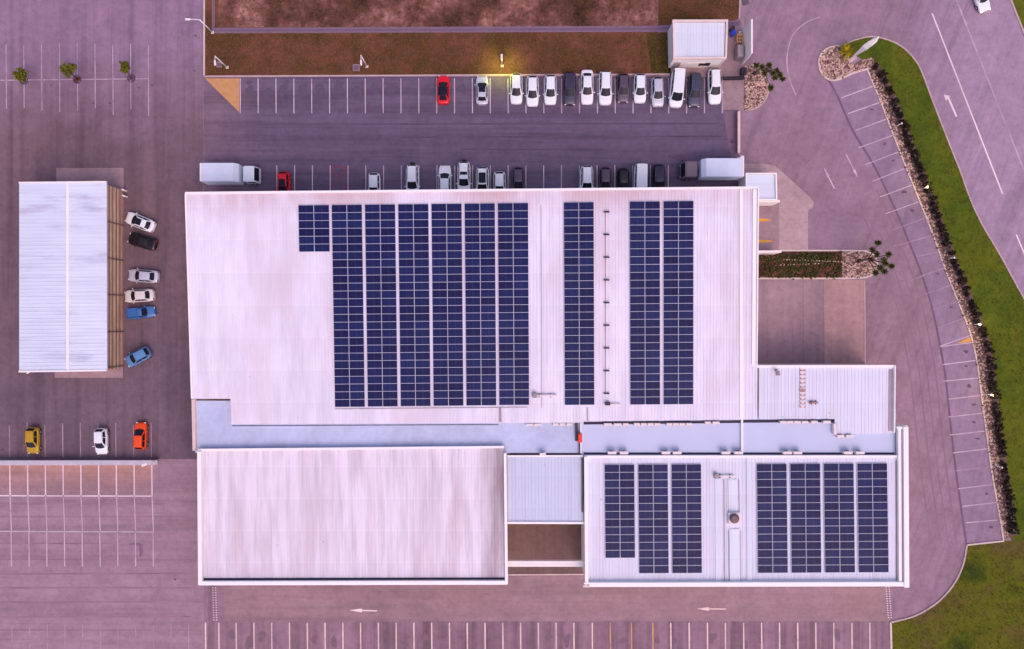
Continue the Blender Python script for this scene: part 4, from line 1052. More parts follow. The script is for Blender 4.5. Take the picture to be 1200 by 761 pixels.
# --- pylon sign
py_ = empty('pylon_sign', P(997, 69), 'tall white blade sign standing in the grass nose at the road entrance', 'sign')
b = B()
base = P(997, 69, 0); 
dirv = Vector((0.80, 0.60, 0)).normalized(); nrm = Vector((-dirv.y, dirv.x, 0))
def ring(z, w, t, off): 
    c = base + Vector((0, 0, z)) + dirv * off
    return [c - dirv * w / 2 - nrm * t / 2, c + dirv * w / 2 - nrm * t / 2, c + dirv * w / 2 + nrm * t / 2, c - dirv * w / 2 + nrm * t / 2]
rs = [ring(0.3, 0.8, 0.14, 0.0), ring(2.5, 1.0, 0.36, 0.1), ring(4.6, 1.2, 0.78, 0.2), ring(5.4, 0.9, 0.72, 0.4), ring(6.3, 0.3, 0.12, 0.75)]
for a, c in zip(rs, rs[1:]):
    for k in range(4): b.face([a[k], a[(k + 1) % 4], c[(k + 1) % 4], c[k]])
b.face(rs[-1]); b.face(rs[0][::-1])
b.build('blade', M['white_wall'], py_, weld=0.001)
b = B(); b.box(base + Vector((0, 0, 0.18)), (1.3, 0.9, 0.36), math.atan2(dirv.y, dirv.x), bev=0.04); b.build('plinth', M['kerb'], py_)

# ------------------------------------------------------------------ lamps
def street_lamp(base, top, arm, label, lit=False, z=4.2):
    """base px on the ground; arm = offset in metres of the outreach"""
    p = P(*base, 0); e = empty('street_lamp', p, label, 'street lamp', 'lamp posts along the verge')
    t = p + Vector((0, 0, z)); a = t + Vector((*arm, 0.12))
    b = B(); b.tube([p, t], [0.10, 0.075], 10); b.box(p + Vector((0, 0, 0.05)), (0.35, 0.35, 0.1)); b.build('pole', M['pole'], e)
    b = B(); b.tube([t - Vector((0, 0, 0.05)), t.lerp(a, 0.55) + Vector((0, 0, 0.05)), a], 0.05, 8); b.build('arm', M['pole'], e)
    d = Vector((*arm, 0)).normalized(); ang = math.atan2(d.y, d.x)
    h = B(); h.box(a + d * 0.2, (0.7, 0.26, 0.12), ang, bev=0.04); hd = h.build('lamp_head', M['pole'], e)
    h = B(); h.box(a + d * 0.2 - Vector((0, 0, 0.075)), (0.5, 0.18, 0.03), ang); h.build('lens', M['lamp_on'] if lit else M['lamp_off'], hd)
    if lit:
        l = bpy.data.lights.new('lamp_light', 'SPOT'); l.energy = 1300; l.color = (0.84, 0.94, 0.02); l.shadow_soft_size = 0.12; l.spot_size = math.radians(112); l.spot_blend = 1.0
        lo = link('lamp_light', l); lo.location = a + d * 0.2 - Vector((0, 0, 0.16)) - p; lo.parent = e
    return e
street_lamp((266.5, 79.3), None, (0.05, -0.75), 'white lamp post at the left end of the verge, above the orange paving')
street_lamp((430.3, 78.2), None, (0.05, -0.85), 'white lamp post with short arm midway along the verge, right of the manhole slab')
street_lamp((588.4, 77.5), None, (0.0, -0.12), 'lit lamp post casting a yellow glow on the verge behind the empty bay', True)
street_lamp((249.3, 38.3), None, (-1.35, 0.0), 'white lamp post with long arm at the corner of the drain channel')

def bollard(px, py, lit, label):
    p = P(px, py, 0.07); e = empty('bollard_light', p, label, 'bollard light', 'bollard lights along the hedge')
    b = B(); b.tube([p, p + Vector((0, 0, 1.25))], 0.07, 10); b.build('post', M['pole'], e)
    b = B(); b.tube([p + Vector((0, 0, 1.25)), p + Vector((0, 0, 1.52))], 0.11 if lit else 0.09, 12); b.build('lamp', M['lamp_on'] if lit else M['lamp_off'], e)
    b = B(); b.tube([p + Vector((0, 0, 1.52)), p + Vector((0, 0, 1.58))], [0.16, 0.05] if not lit else [0.10, 0.04], 12); b.build('cap', M['pole'], e)
    if lit:
        l = bpy.data.lights.new('lamp_light', 'POINT'); l.energy = 60; l.color = (1.0, 0.82, 0.4); l.shadow_soft_size = 0.1
        lo = link('lamp_light', l); lo.location = Vector((0, 0, 1.8)); lo.parent = e
bollard(1049.8, 148.2, False, 'unlit white bollard light highest up the hedge')
bollard(1080, 221.6, True, 'glowing bollard light in the upper half of the hedge')
bollard(1110.5, 303.2, False, 'unlit white bollard light between the two upper glowing ones')
bollard(1140.5, 380.3, True, 'glowing bollard light near the orange painted wedge')
bollard(1154.5, 462, True, 'lowest of the glowing bollard lights along the hedge')
bollard(1165.5, 545.6, False, 'unlit white bollard light lowest down the hedge')
b = B(); p = P(186, 538.5, 0); b.tube([p, p + Vector((0, 0, 3.0))], 0.07, 8); b.tube([p + Vector((0, 0, 2.95)), p + Vector((-0.55, -0.2, 3.2)), p + Vector((-0.2, 0, 3.15))], 0.06, 8); b.box(p + Vector((-0.35, -0.15, 3.2)), (0.8, 0.3, 0.14), 0.35, bev=0.03)
tag(b.build('wall_lamp', M['pole']), 'white lamp on a post at the right end of the low concrete wall', 'lamp')
b = B(); p = P(33.5, 436.6, 4.0); b.box(p, (0.55, 0.18, 0.14), 0.5, bev=0.03); b.tube([p + Vector((0.1, 0.1, 0)), p + Vector((0.25, 0.35, -0.1))], 0.04, 6)
tag(b.build('wall_lamp', M['pole']), 'small white lamp on the lower edge of the shed', 'lamp')
for dy, t in ((0, 'upper'), (6.8, 'lower')):
    b = B(); p = P(147.3 + dy * 0.1, 223.8 + dy, 0); b.box(p + Vector((0, 0, 0.4)), (0.42, 0.22, 0.8), -0.4, bev=0.04); b.box(p + Vector((0, 0, 0.82)), (0.36, 0.18, 0.05), -0.4)
    tag(b.build('gas_bottle', M['white_wall']), '%s of two small white cabinets at the corner of the shed' % t, 'cabinet')

# ------------------------------------------------------------------ vehicles
SPEC = {
 'hatch': dict(L=4.0, W=1.74, Hh=1.50, rb=.03, rr=.125, rf=.52, wb=.72, wr=.655, hood=.80, tr=.92),
 'sedan': dict(L=4.5, W=1.78, Hh=1.45, rb=.115, rr=.25, rf=.54, wb=.71, wr=.64, hood=.78, tr=.90),
 'suv':   dict(L=4.45, W=1.84, Hh=1.68, rb=.02, rr=.09, rf=.55, wb=.73, wr=.68, hood=.92, tr=.98),
 'van':   dict(L=5.1, W=1.95, Hh=1.95, rb=.01, rr=.03, rf=.66, wb=.82, wr=.76, hood=.98, tr=1.05),
 'pickup': dict(L=4.3, W=1.68, Hh=1.50, rb=.42, rr=.46, rf=.60, wb=.72, wr=.66, hood=.84, tr=.84),
}
def interp(t, tab):
    for (a, va), (c, vc) in zip(tab, tab[1:]):
        if t <= c: return va + (vc - va) * (t - a) / max(c - a, 1e-6)
    return tab[-1][1]
def make_car(kind, color, label, group, sun=None, spare=False, lit=False, roof=None):
    s = SPEC[kind]; L, W, Hh = s['L'], s['W'], s['Hh']; hw = W / 2
    root = empty('car' if kind not in ('pickup', 'van') else kind, (0, 0, 0), label, {'pickup': 'pickup truck', 'van': 'van'}.get(kind, 'car'), group)
    X = lambda f: (f - 0.5) * L
    belt = s['hood'] + 0.10
    bt = [(0, .56), (.012, .74), (.04, .875), (.10, .955), (.2, 1), (.8, 1), (.88, .97), (.94, .90), (.975, .77), (1, .52)]
    zt = [(0, s['tr'] - .22), (.012, s['tr'] - .1), (.04, s['tr'] - .01), (max(s['rb'], .06), s['tr'] + 0.02), (s['rr'] + .05, belt), (s['wb'] - .08, belt), (s['wb'] + .02, s['hood'] + .05), (.9, s['hood'] - .06), (.96, s['hood'] - .14), (.985, s['hood'] - .22), (1, s['hood'] - .36)]
    st = [0, .012, .04, .08, .14, .2, .3, .4, .5, .6, .7, .76, .82, .88, .92, .95, .975, .99, 1]
    b = B(); rings = []
    for t in st:
        w = hw * interp(t, bt); zs_ = interp(t, zt); zb = 0.22 + (0.1 if t < .012 or t > .99 else 0)
        half = [(0.70, zb), (0.95, zb + .06), (1.0, zb + (zs_ - zb) * .45), (0.985, zs_ - .16), (0.93, zs_ - .045), (0.84, zs_), (0.45, zs_ + .025), (0.0, zs_ + .035)]
        pts = [(w * a, z) for a, z in half] + [(-w * a, z) for a, z in half[-2::-1]]
        rings.append([b.bm.verts.new((X(t), y, z)) for y, z in pts])
    for a, c in zip(rings, rings[1:]):
        n = len(a)
        for k in range(n - 1):
            f = b.bm.faces.new((a[k], a[k + 1], c[k + 1], c[k])); f.smooth = True
        b.bm.faces.new((a[n - 1], a[0], c[0], c[n - 1]))
    b.bm.faces.new(rings[0]); b.bm.faces.new(rings[-1][::-1])
    # greenhouse shell
    zb = belt - 0.03; zr = Hh - 0.05; wbs = hw * 0.885; wr = hw * s['wr']
    RB, RR, RF, WB = X(s['rb']), X(s['rr']), X(s['rf']), X(s['wb'])
    base = {'rl': Vector((RB, wbs * .93, zb)), 'rrr': Vector((RB, -wbs * .93, zb)), 'fl': Vector((WB, wbs * .96, zb)), 'fr': Vector((WB, -wbs * .96, zb))}
    top = {'rl': Vector((RR, wr * .95, zr)), 'rrr': Vector((RR, -wr * .95, zr)), 'fl': Vector((RF, wr, zr)), 'fr': Vector((RF, -wr, zr))}
    bowf = lambda a, c: Vector(((0.22 * (1 - c) + 0.07 * c) * (1 - (2 * a - 1) ** 2), 0, 0))
    bowr = lambda a, c: Vector((-(0.14 * (1 - c) + 0.05 * c) * (1 - (2 * a - 1) ** 2), 0, 0))
    bows = lambda sg: (lambda a, c: Vector((0, sg * 0.05 * math.sin(PI * a) , 0)))
    def dome(a, c):
        u = 4 * a * (1 - a); v = 4 * c * (1 - c)
        e = Vector((0.07 * (c) * u * (1 if c > .999 else c) - 0.05 * (1 - c) * u * (1 if c < .001 else (1 - c)), 0, 0))
        return Vector((0, 0, 0.05 * (u ** .5) * (v ** .5))) + e
    b.patch(base['fr'], base['fl'], top['fl'], top['fr'], nu=6, nv=3, bow=bowf)
    b.patch(base['rrr'], base['rl'], top['rl'], top['rrr'], nu=6, nv=3, bow=bowr)
    b.patch(base['rl'], base['fl'], top['fl'], top['rl'], nu=6, nv=3, bow=bows(1))
    b.patch(base['rrr'], base['fr'], top['fr'], top['rrr'], nu=6, nv=3, bow=bows(-1))
    body = b.build('body', CARC[color], root, False)
    rb = B(); rb.patch(top['rrr'], top['rl'], top['fl'], top['fr'], nu=6, nv=8, bow=dome, off=Vector((0, 0, 0.006)))
    rb.build('roof', CARC[color] if roof is None else M[roof], root, False)
    g = B(); g.patch(base['fr'], base['fl'], top['fl'], top['fr'], (.06, .94), (.08, .985 if roof is None and not (sun and sun[1] > .97) else 1.02), Vector((0.02, 0, 0.02 if roof is None else 0.03)), 6, 3, bowf); g.build('windscreen', M['glass'], root, False)
    g = B(); g.patch(base['rrr'], base['rl'], top['rl'], top['rrr'], (.09, .91), (.22, .9 if roof is None else 1.0), Vector((-0.02, 0, 0.015)), 6, 3, bowr); g.build('rear_window', M['glass'], root, False)
    for sg, (r_, f_) in ((1, ('rl', 'fl')), (-1, ('rrr', 'fr'))):
        g = B()
        for u in ((.06, .30), (.34, .60), (.64, .93)) if kind in ('suv', 'van') else ((.08, .46), (.51, .92)):
            g.patch(base[r_], base[f_], top[f_], top[r_], u, (.18, .86), Vector((0, sg * 0.014, 0.008)), 3, 2, bows(sg))
        g.build('side_window', M['glass'], root, False)
        mb = B(); mb.box((WB - .18, sg * (hw + .09), belt + .02), (.13, .2, .14), bev=.03); mb.build('mirror', CARC[color] if color not in ('black',) else M['black_trim'], root, False)
        h = B(); h.box((X(.975), sg * hw * .62, s['hood'] - .24), (.16, .3, .14), sg * -0.45, bev=.03); h.build('headlight', M['head_on'] if lit else M['lens'], root, False)
        h = B(); h.box((X(.012), sg * hw * .66, s['tr'] - .12), (.1, .26, .16), sg * 0.3, bev=.03); h.build('tail_light', M['tail'], root, False)
        for xf in (.19, .80):
            wl = B(); wl.tube([Vector((X(xf), sg * (hw - .19), .32)), Vector((X(xf), sg * (hw + .012), .32))], .32, 18)
            wo = wl.build('wheel', M['tyre'], root, False)
            wl = B(); wl.tube([Vector((X(xf), sg * (hw + .0), .32)), Vector((X(xf), sg * (hw + .02), .32))], .2, 12)
            wl.build('rim', M['rim'], wo, False)
    bp = B(); bp.box((X(.992), 0, .40), (.06, W * .56, .14), bev=.02); bp.build('grille', M['black_trim'], root, False)
    if sun:
        c0, c1 = sun
        g = B(); g.patch(top['rrr'], top['rl'], top['fl'], top['fr'], (.1, .9), (c0, c1), Vector((0, 0, 0.014)), 6, 8, dome); g.build('sunroof', M['glass'], root, False)
    if spare:
        g = B(); g.tube([Vector((X(0) - .02, 0.05, .85)), Vector((X(0) - .25, 0.05, .85))], .35, 18); g.build('spare_wheel', M['tyre'], root, False)
    if kind in ('suv',):
        for sg in (1, -1):
            g = B(); g.tube([top['rrr' if sg < 0 else 'rl'] + Vector((.15, -sg * .04, .06)), top['fr' if sg < 0 else 'fl'] + Vector((-.25, -sg * .04, .06))], .018, 6)
            g.build('roof_rail', M['grey_metal'], root, False)
    if kind == 'pickup':
        g = B(); x0, x1 = X(.035), X(.40); zz = s['tr'] + .06
        g.box(((x0 + x1) / 2, 0, zz - .015), (x1 - x0, W * .80, .05)); 
        for k in range(6): g.box(((x0 + x1) / 2, -W * .32 + k * W * .128, zz + .015), (x1 - x0 - .06, .05, .03))
        g.build('load_bed', CARC[color], root, False)
        g = B()
        for sg in (1, -1): g.box(((x0 + x1) / 2, sg * W * .42, zz + .09), (x1 - x0, .06, .22))
        g.box((x0 - .02, 0, zz + .09), (.06, W * .8, .22)); g.build('bed_side', CARC[color], root, False)
    return root

def put(root, px, py, dx, dy, z=0.0):
    """centre pixel and photo direction of the nose"""
    p = P(px, py, 0.7); root.location = (p.x, p.y, z); root.rotation_euler = (0, 0, math.atan2(-dy, dx))

NR = 'cars parked along the north verge'; SR = 'cars parked against the warehouse'; WR = 'cars beside the shed'; BR = 'cars above the low concrete wall'
def row(kind, color, px, ytop, ybot, nose, label, group, tilt=0.0, **kw):
    key = make_car(kind, color, label, group, **kw)
    l = SPEC[kind]['L']
    ln = (ybot - ytop) / K
    key.scale = (ln / l, 1, 1) if group == NR else (1, 1, 1)
    put(key, px, (ytop + ybot) / 2, tilt, 1 if nose == 'S' else -1)
    return key
row('sedan', 'red', 519.5, 88.3, 122.3, 'N', 'bright red car with a large black glass roof, alone near the verge', NR, roof='glass')
row('sedan', 'silver', 565, 89, 123, 'N', 'silver sedan with dark sunroof, nose to the verge, left of the lit lamp', NR, sun=(.45, 1.0))
row('hatch', 'white', 605, 86.5, 121.8, 'S', 'white hatchback nearest the lit lamp, leftmost of the close packed row', NR)
row('hatch', 'white', 624, 89.5, 124.5, 'S', 'white hatchback parked tight beside the one nearest the lit lamp', NR)
row('hatch', 'white', 645, 88.3, 122.6, 'S', 'white hatchback just left of the charcoal estate car', NR)
row('suv', 'dark', 667.5, 85.5, 123.3, 'S', 'charcoal estate car between two white cars, left of the long white sedan', NR)
row('sedan', 'white', 688, 82, 122.3, 'S', 'white sedan with a visible boot and rear window in the north row', NR)
row('suv', 'white', 709.3, 84.5, 123, 'S', 'white wide car between the white sedan and the small dark grey car', NR)
row('hatch', 'grey', 730.3, 87, 120, 'S', 'small dark grey hatchback between two white cars', NR)
row('hatch', 'white', 750, 87, 120.7, 'S', 'white hatchback right of the small dark grey car', NR)
row('hatch', 'silver', 770.7, 91, 125, 'S', 'silver hatchback parked slightly askew beside the white van', NR, 0.03)
row('van', 'white', 793.2, 82.8, 126, 'S', 'long white van parked askew, in front of the gate hut', NR, -0.09)
row('suv', 'slate', 814, 86.5, 125.5, 'S', 'slate grey car between the white van and the white car at the row end', NR, -0.03)
row('suv', 'white', 837.3, 81.5, 122, 'S', 'white car at the right end of the north row, below the gate hut corner', NR, 0.02)
# against the warehouse
row('hatch', 'red', 332.5, 201.5, 235, 'S', 'red car with black roof parked right of the left truck', SR, sun=(.42, .99))
row('hatch', 'white', 438.5, 203, 236.5, 'S', 'small white hatchback right of the red painted bay', SR)
row('suv', 'white', 483.5, 193.5, 231, 'S', 'white off-roader with spare wheel, standing alone between empty bays', SR, spare=True)
row('sedan', 'white', 521.3, 193.8, 231.5, 'N', 'white sedan with its bonnet pointing away from the warehouse', SR)
row('suv', 'white', 543.7, 189.8, 228, 'S', 'white off-roader with spare wheel and small sunroof, beside the outward facing sedan', SR, spare=True, sun=(.55, .75))
row('suv', 'white', 565.3, 196.5, 234, 'S', 'white car with a long slatted black sunroof', SR, sun=(.25, .92))
row('hatch', 'white', 585.3, 201.5, 235, 'S', 'small white hatchback left of the dark car under the roof edge', SR)
row('hatch', 'grey', 607.3, 196.5, 230, 'S', 'dark grey car at the right end of the left group by the warehouse', SR)
row('suv', 'white', 687.5, 195.3, 232, 'S', 'white estate car at the left end of the right group by the warehouse', SR)
row('hatch', 'grey', 709.2, 196.5, 230, 'S', 'dark grey car with lighter roof, right of the white estate car', SR)
row('hatch', 'black', 730.3, 197.5, 231, 'S', 'black car between the dark grey car and the boxy white van', SR)
row('van', 'white', 750.6, 193.3, 236, 'S', 'boxy white van between the black and navy cars by the warehouse', SR, -0.02)
row('suv', 'navy', 771.5, 193.5, 231, 'S', 'navy car right of the boxy white van by the warehouse', SR)
def free(kind, color, px, py, dx, dy, label, group, **kw):
    c = make_car(kind, color, label, group, **kw); put(c, px, py, dx, dy); return c
free('sedan', 'white', 164, 260.3, -30, -12, 'white sedan with large dark sunroof, parked at a slant by the shed', WR, sun=(.42, 1.0)).scale = (0.95, 1, 1)
free('sedan', 'black', 166.5, 283, -30, -9, 'black sedan parked at a slant beside the white sedan', WR).scale = (0.9, 1, 1)
free('sedan', 'silver', 168, 323.6, -30, -2, 'silver sedan in the middle of the row by the shed', WR).scale = (0.96, 1, 1)
free('sedan', 'cream', 163, 346.7, -30, 2, 'cream white sedan between the silver sedan and the blue pickup', WR).scale = (0.93, 1, 1)
free('pickup', 'blue', 165.3, 366.6, 30, -3, 'blue pickup truck with open load bed by the shed', WR).scale = (0.9, 0.95, 1)
free('hatch', 'sky', 161.5, 418.3, -26, 14, 'light blue hatchback parked askew alone near the shed corner', WR).scale = (0.92, 1, 1)
free('hatch', 'yellow', 38.3, 516.5, 0, 1, 'mustard yellow hatchback at the left end above the low wall', BR).scale = (0.92, 1, 1)
free('hatch', 'white', 118.5, 517.5, 0.03, 1, 'white hatchback above the low wall, alone between empty bays', BR).scale = (0.92, 1, 1)
free('hatch', 'orange', 164.5, 511, 0.02, -1, 'bright orange hatchback at the right end above the low wall', BR).scale = (0.95, 1, 1)
free('sedan', 'white', 1149, -5, 0.37, 0.93, 'white car with lit headlights driving on the road at the top right', None, lit=True)

def truck(label, px0, px1, py, cab_right, cabmat, boxmat, boxlen, cab_w=2.1, zb=3.5):
    """box truck lying along x; px0..px1 = ends of the box roof in the photo"""
    a = P(px0, py, zb); c = P(px1, py, zb); sg = 1 if cab_right else -1
    root = empty('box_truck', ((a.x + c.x) / 2, a.y - 1.25, 0), label, 'truck', 'box trucks beside the warehouse')
    l = abs(c.x - a.x); W = 2.5
    b = B(); prof = [(-l / 2, 1.0), (l / 2, 1.0), (l / 2, zb - 0.55), (l / 2 - 0.55, zb), (-l / 2, zb)]
    pts = [(x * sg, z) for x, z in prof]
    b.prism([Vector((x, W / 2, z)) for x, z in pts], [Vector((x, -W / 2, z)) for x, z in pts])
    bmesh.ops.bevel(b.bm, geom=list(b.bm.edges), offset=0.05, segments=2, affect='EDGES'); b.build('cargo_box', boxmat, root, False)
    b = B(); b.box((-sg * (l / 2 - 0.12), 0, zb + 0.015), (0.2, W - 0.1, 0.05), bev=0.01); b.box((-sg * (l / 2 + 0.02), 0, zb / 2 + 0.6), (0.06, W - 0.2, zb - 1.5)); b.build('rear_door', M['trim'], root, False)
    b = B(); b.box((sg * 0.9, 0, 0.75), (l + 1.9, 0.9, 0.26)); b.build('chassis', M['dark_metal'], root, False)
    cx = sg * (l / 2 + 0.38 + cab_w / 2); ch = 2.5
    b = B(); prof = [(-cab_w / 2, .55), (cab_w / 2, .55), (cab_w / 2, 1.45), (cab_w / 2 - .38, ch), (-cab_w / 2, ch)]
    pts = [(cx + x * sg, z) for x, z in prof]; wc = 2.15
    b.prism([Vector((x, wc / 2, z)) for x, z in pts], [Vector((x, -wc / 2, z)) for x, z in pts])
    bmesh.ops.bevel(b.bm, geom=list(b.bm.edges), offset=0.10, segments=3, affect='EDGES')
    for f in b.bm.faces: f.smooth = False
    b.build('cab', cabmat, root, False)
    x0, x1 = cx + sg * (cab_w / 2 + .012), cx + sg * (cab_w / 2 - .36)
    b = B(); b.patch(Vector((x0, -wc / 2 + .16, 1.5)), Vector((x0, wc / 2 - .16, 1.5)), Vector((x1 + sg * .012, wc / 2 - .2, ch - .12)), Vector((x1 + sg * .012, -wc / 2 + .2, ch - .12)), nu=4, nv=2, off=Vector((sg * .015, 0, .01))); b.build('windscreen', M['glass'], root, False)
    for s in (1, -1):
        b = B(); b.box((cx + sg * .1, s * (wc / 2 + .005), 1.8), (1.0, .03, .6), bev=.01); b.build('side_window', M['glass'], root, False)
        b = B(); b.box((cx + sg * (cab_w / 2 - .05), s * (wc / 2 + .2), 1.8), (.1, .2, .4), bev=.03); b.build('mirror', M['black_trim'], root, False)
        b = B(); b.box((cx + sg * (cab_w / 2 + .005), s * .8, .85), (.06, .3, .18), bev=.02); b.build('headlight', M['lens'], root, False)
        for x in (cx, -sg * (l / 2 - 1.2)):
            wl = B(); wl.tube([Vector((x, s * .78, .45)), Vector((x, s * 1.1, .45))], .45, 18); wl.tube([Vector((x, s * 1.09, .45)), Vector((x, s * 1.12, .45))], .25, 12, 1)
            wl.build('wheel', [M['tyre'], M['rim']], root, False)
    return root
M['truck_white'] = m_car('truck_white', alb(224, 222, 246), 0.5); M['truck_box'] = m_plain('truck_box_roof', alb(220, 218, 246), 0.6, 0.05, 0.6)
M['truck_grey'] = m_car('truck_mauve_grey', alb(120, 98, 116), 0.5); M['truck_blue'] = m_plain('truck_box_blue', alb(214, 214, 246), 0.6, 0.05, 0.6)
truck('box truck with pale box and white cab at the left corner of the warehouse', 234, 278, 191, True, M['truck_white'], M['truck_box'], 45, 1.85)
truck('box truck with grey cab and pale blue box at the right corner of the warehouse', 823, 872, 185.5, False, M['truck_grey'], M['truck_blue'], 49, 2.0)

# ------------------------------------------------------------------ plants
def leaf(b, c, n, r, l, w, mi=0):
    """one small leaf quad"""
    t = n.cross(Vector((random.uniform(-1, 1), random.uniform(-1, 1), random.uniform(-1, 1))))
    if t.length < 1e-4: t = Vector((1, 0, 0))
    t.normalize(); s = n.cross(t).normalized()
    b.face([c - t * l / 2, c + s * w / 2, c + t * l / 2, c - s * w / 2], mi)

def crown(b, c, rx, rz, clumps, per, l, w, mi=0):
    for k in range(clumps):
        d = Vector((random.gauss(0, 1), random.gauss(0, 1), random.gauss(0.2, 0.8))).normalized()
        cc = c + Vector((d.x * rx, d.y * rx, d.z * rz)) * random.uniform(0.35, 0.95); cr = rx * random.uniform(0.22, 0.42)
        for j in range(per):
            e = Vector((random.gauss(0, 1), random.gauss(0, 1), random.gauss(0, 1))).normalized() * cr * random.random() ** 0.4
            n = (e.normalized() + Vector((random.uniform(-.6, .6), random.uniform(-.6, .6), random.uniform(-.1, .9)))).normalized()
            leaf(b, cc + e, n, 1, l * random.uniform(.7, 1.3), w * random.uniform(.7, 1.3), mi)

for i, (bx, by, cx, cy, r, lb) in enumerate(((28, 94.5, 24, 88, 0.95, 'small round tree at the left edge of the painted bays, leftmost of three'), (90.5, 93.5, 80, 81.5, 1.05, 'middle of the three small trees standing on the painted bay line'), (154, 92, 146.3, 78.5, 0.9, 'rightmost of the three small trees, standing over a dark round pit'))):
    p = P(bx, by, 0); c = P(cx, cy, 3.0)
    e = empty('young_tree', p, lb, 'tree', 'young trees on the north west parking')
    b = B(); b.tube([p, p.lerp(c, .5) + Vector((.05, 0, .2)), c - Vector((0, 0, .3)), c + Vector((0, 0, .3))], [.10, .08, .06, .02], 8)
    for k in range(6):
        a = 2 * PI * k / 6 + i; b.tube([c - Vector((0, 0, .5)), c + Vector((math.cos(a) * r * .7, math.sin(a) * r * .7, .2))], [.04, .012], 6)
    b.build('trunk', M['bark'], e)
    b = B(); crown(b, c, r * .95, r * .75, 34, 30, .30, .15); b.build('crown', M['leaf_tree'], e)
    b = B(); n = 18
    for k in range(n):
        a0, a1 = 2 * PI * k / n, 2 * PI * (k + 1) / n
        b.bar(p + Vector((math.cos(a0) * .55, math.sin(a0) * .55, .05)), p + Vector((math.cos(a1) * .55, math.sin(a1) * .55, .05)), .09, .1)
    struct(b.build('tree_ring', M['stain']))
    b = B(); blob(b, bx, by, 4.0, 4.0, Z5 + 0.004); up(b.bm); struct(b.build('tree_pit', M['bed_soil'] if i == 1 else M['stain'], fix=False))

def aloe_tree(base, heads, label, z=5.6):
    p = P(*base, 0.07); e = empty('tree_aloe', p, label, 'tree', 'branching rosette trees')
    b = B(); c = B()
    fork = p + Vector((0.15, 0.05, 2.4)); b.tube([p, p + Vector((.05, .02, 1.2)), fork], [.24, .18, .15], 10)
    for hx, hy in heads:
        h = P(hx, hy, z + random.uniform(-.7, .4)); m = fork.lerp(h, .5) + Vector((0, 0, .25))
        b.tube([fork - Vector((0, 0, .1)), m, h], [.09, .06, .04], 7)
        for k in range(80):
            a = random.random() * 2 * PI; el = random.uniform(-0.5, 1.35); d = Vector((math.cos(a) * math.cos(el), math.sin(a) * math.cos(el), math.sin(el)))
            s = d.cross(Vector((0, 0, 1))).normalized() * .07; l = random.uniform(.34, .62)
            c.face([h - s, h + d * l * .5 - s * 1.1 + Vector((0, 0, .02)), h + d * l - Vector((0, 0, .05)), h + d * l * .5 + s * 1.1 + Vector((0, 0, .02)), h + s])
    b.build('trunk', M['bark'], e); c.build('crown', M['leaf_aloe'], e)
aloe_tree((884, 87), [(886, 77), (893, 79), (901.5, 76.5), (896, 86), (906, 86), (910, 83), (914, 88), (917, 93), (908, 91), (903, 103)], 'branching rosette tree leaning over the gravel bed by the gate hut', 5.2)
aloe_tree((1006, 306), [(1029, 285), (1022.5, 293), (1027.5, 298), (1041.5, 298.5), (1036, 304.5), (1038, 309), (1044.5, 312), (1036.5, 318.5), (1026, 320), (1032, 314)], 'branching rosette tree at the rounded end of the planted bed', 6.0)
# cycad by the pylon
p = P(989, 63, 0.07); e = empty('cycad', p, 'yellow green spiky cycad in the gravel beside the blade sign', 'plant')
b = B(); b.tube([p, p + Vector((0, 0, .7))], [.3, .25], 10); b.build('stem', M['bark'], e)
b = B(); c = p + Vector((0, 0, .7))
for k in range(34):
    a = 2 * PI * k / 34 + random.uniform(-.1, .1); el = random.uniform(.15, 1.2); L_ = random.uniform(1.1, 1.75)
    prev = None; d = Vector((math.cos(a), math.sin(a), 0)); s = Vector((-d.y, d.x, 0))
    for j in range(5):
        t = j / 4; q = c + d * (L_ * t * math.cos(el * .8)) + Vector((0, 0, L_ * (math.sin(el) * t - .55 * t * t))); w = .17 * (math.sin(PI * min(1, t * .9 + .12)) + .05)
        if prev: b.face([prev[0] - s * prev[1], prev[0] + s * prev[1], q + s * w, q - s * w])
        prev = (q, w)
b.build('fronds', M['leaf_cycad'], e, weld=0.0005)

# hedge: one dark shrub after another
def shrub_mesh(i):
    b = B(); crown(b, Vector((0, 0, .75)), .78, .62, 18, 26, .24, .13)
    for k in range(4):
        a = k * 1.6; b.tube([Vector((0, 0, 0)), Vector((math.cos(a) * .3, math.sin(a) * .3, .7))], [.03, .01], 5)
    return b.mesh('foliage', M['leaf_hedge'])
SH = [shrub_mesh(i) for i in range(4)]
hl = [P(x, y, 0.07) for x, y in hedge_line]
acc = 0.0; step = 0.95; nxt = 0.5
for a, c in zip(hl, hl[1:]):
    d = (c - a).length
    while nxt <= acc + d:
        p = a.lerp(c, (nxt - acc) / d) + Vector((random.uniform(-.15, .15) + .12, random.uniform(-.12, .12), 0))
        o = link('hedge_shrub', SH[random.randrange(4)]); o.location = p; o.rotation_euler = (0, 0, random.random() * 6)
        s = random.uniform(.62, .92); o.scale = (s, s, random.uniform(.7, 1.15))
        tag(o, 'dark clipped shrub in the hedge between the east parking bays and the lawn', 'shrub', 'hedge shrubs beside the lawn')
        nxt += step * random.choice([0.9, 1, 1, 1.1, 1.35])
    acc += d
b = B(); flat_strip(b, [(x + 2, y) for x, y in hedge_line], 1.5, 0.082); up(b.bm); struct(b.build('hedge_bed', M['hedge_soil'], fix=False))

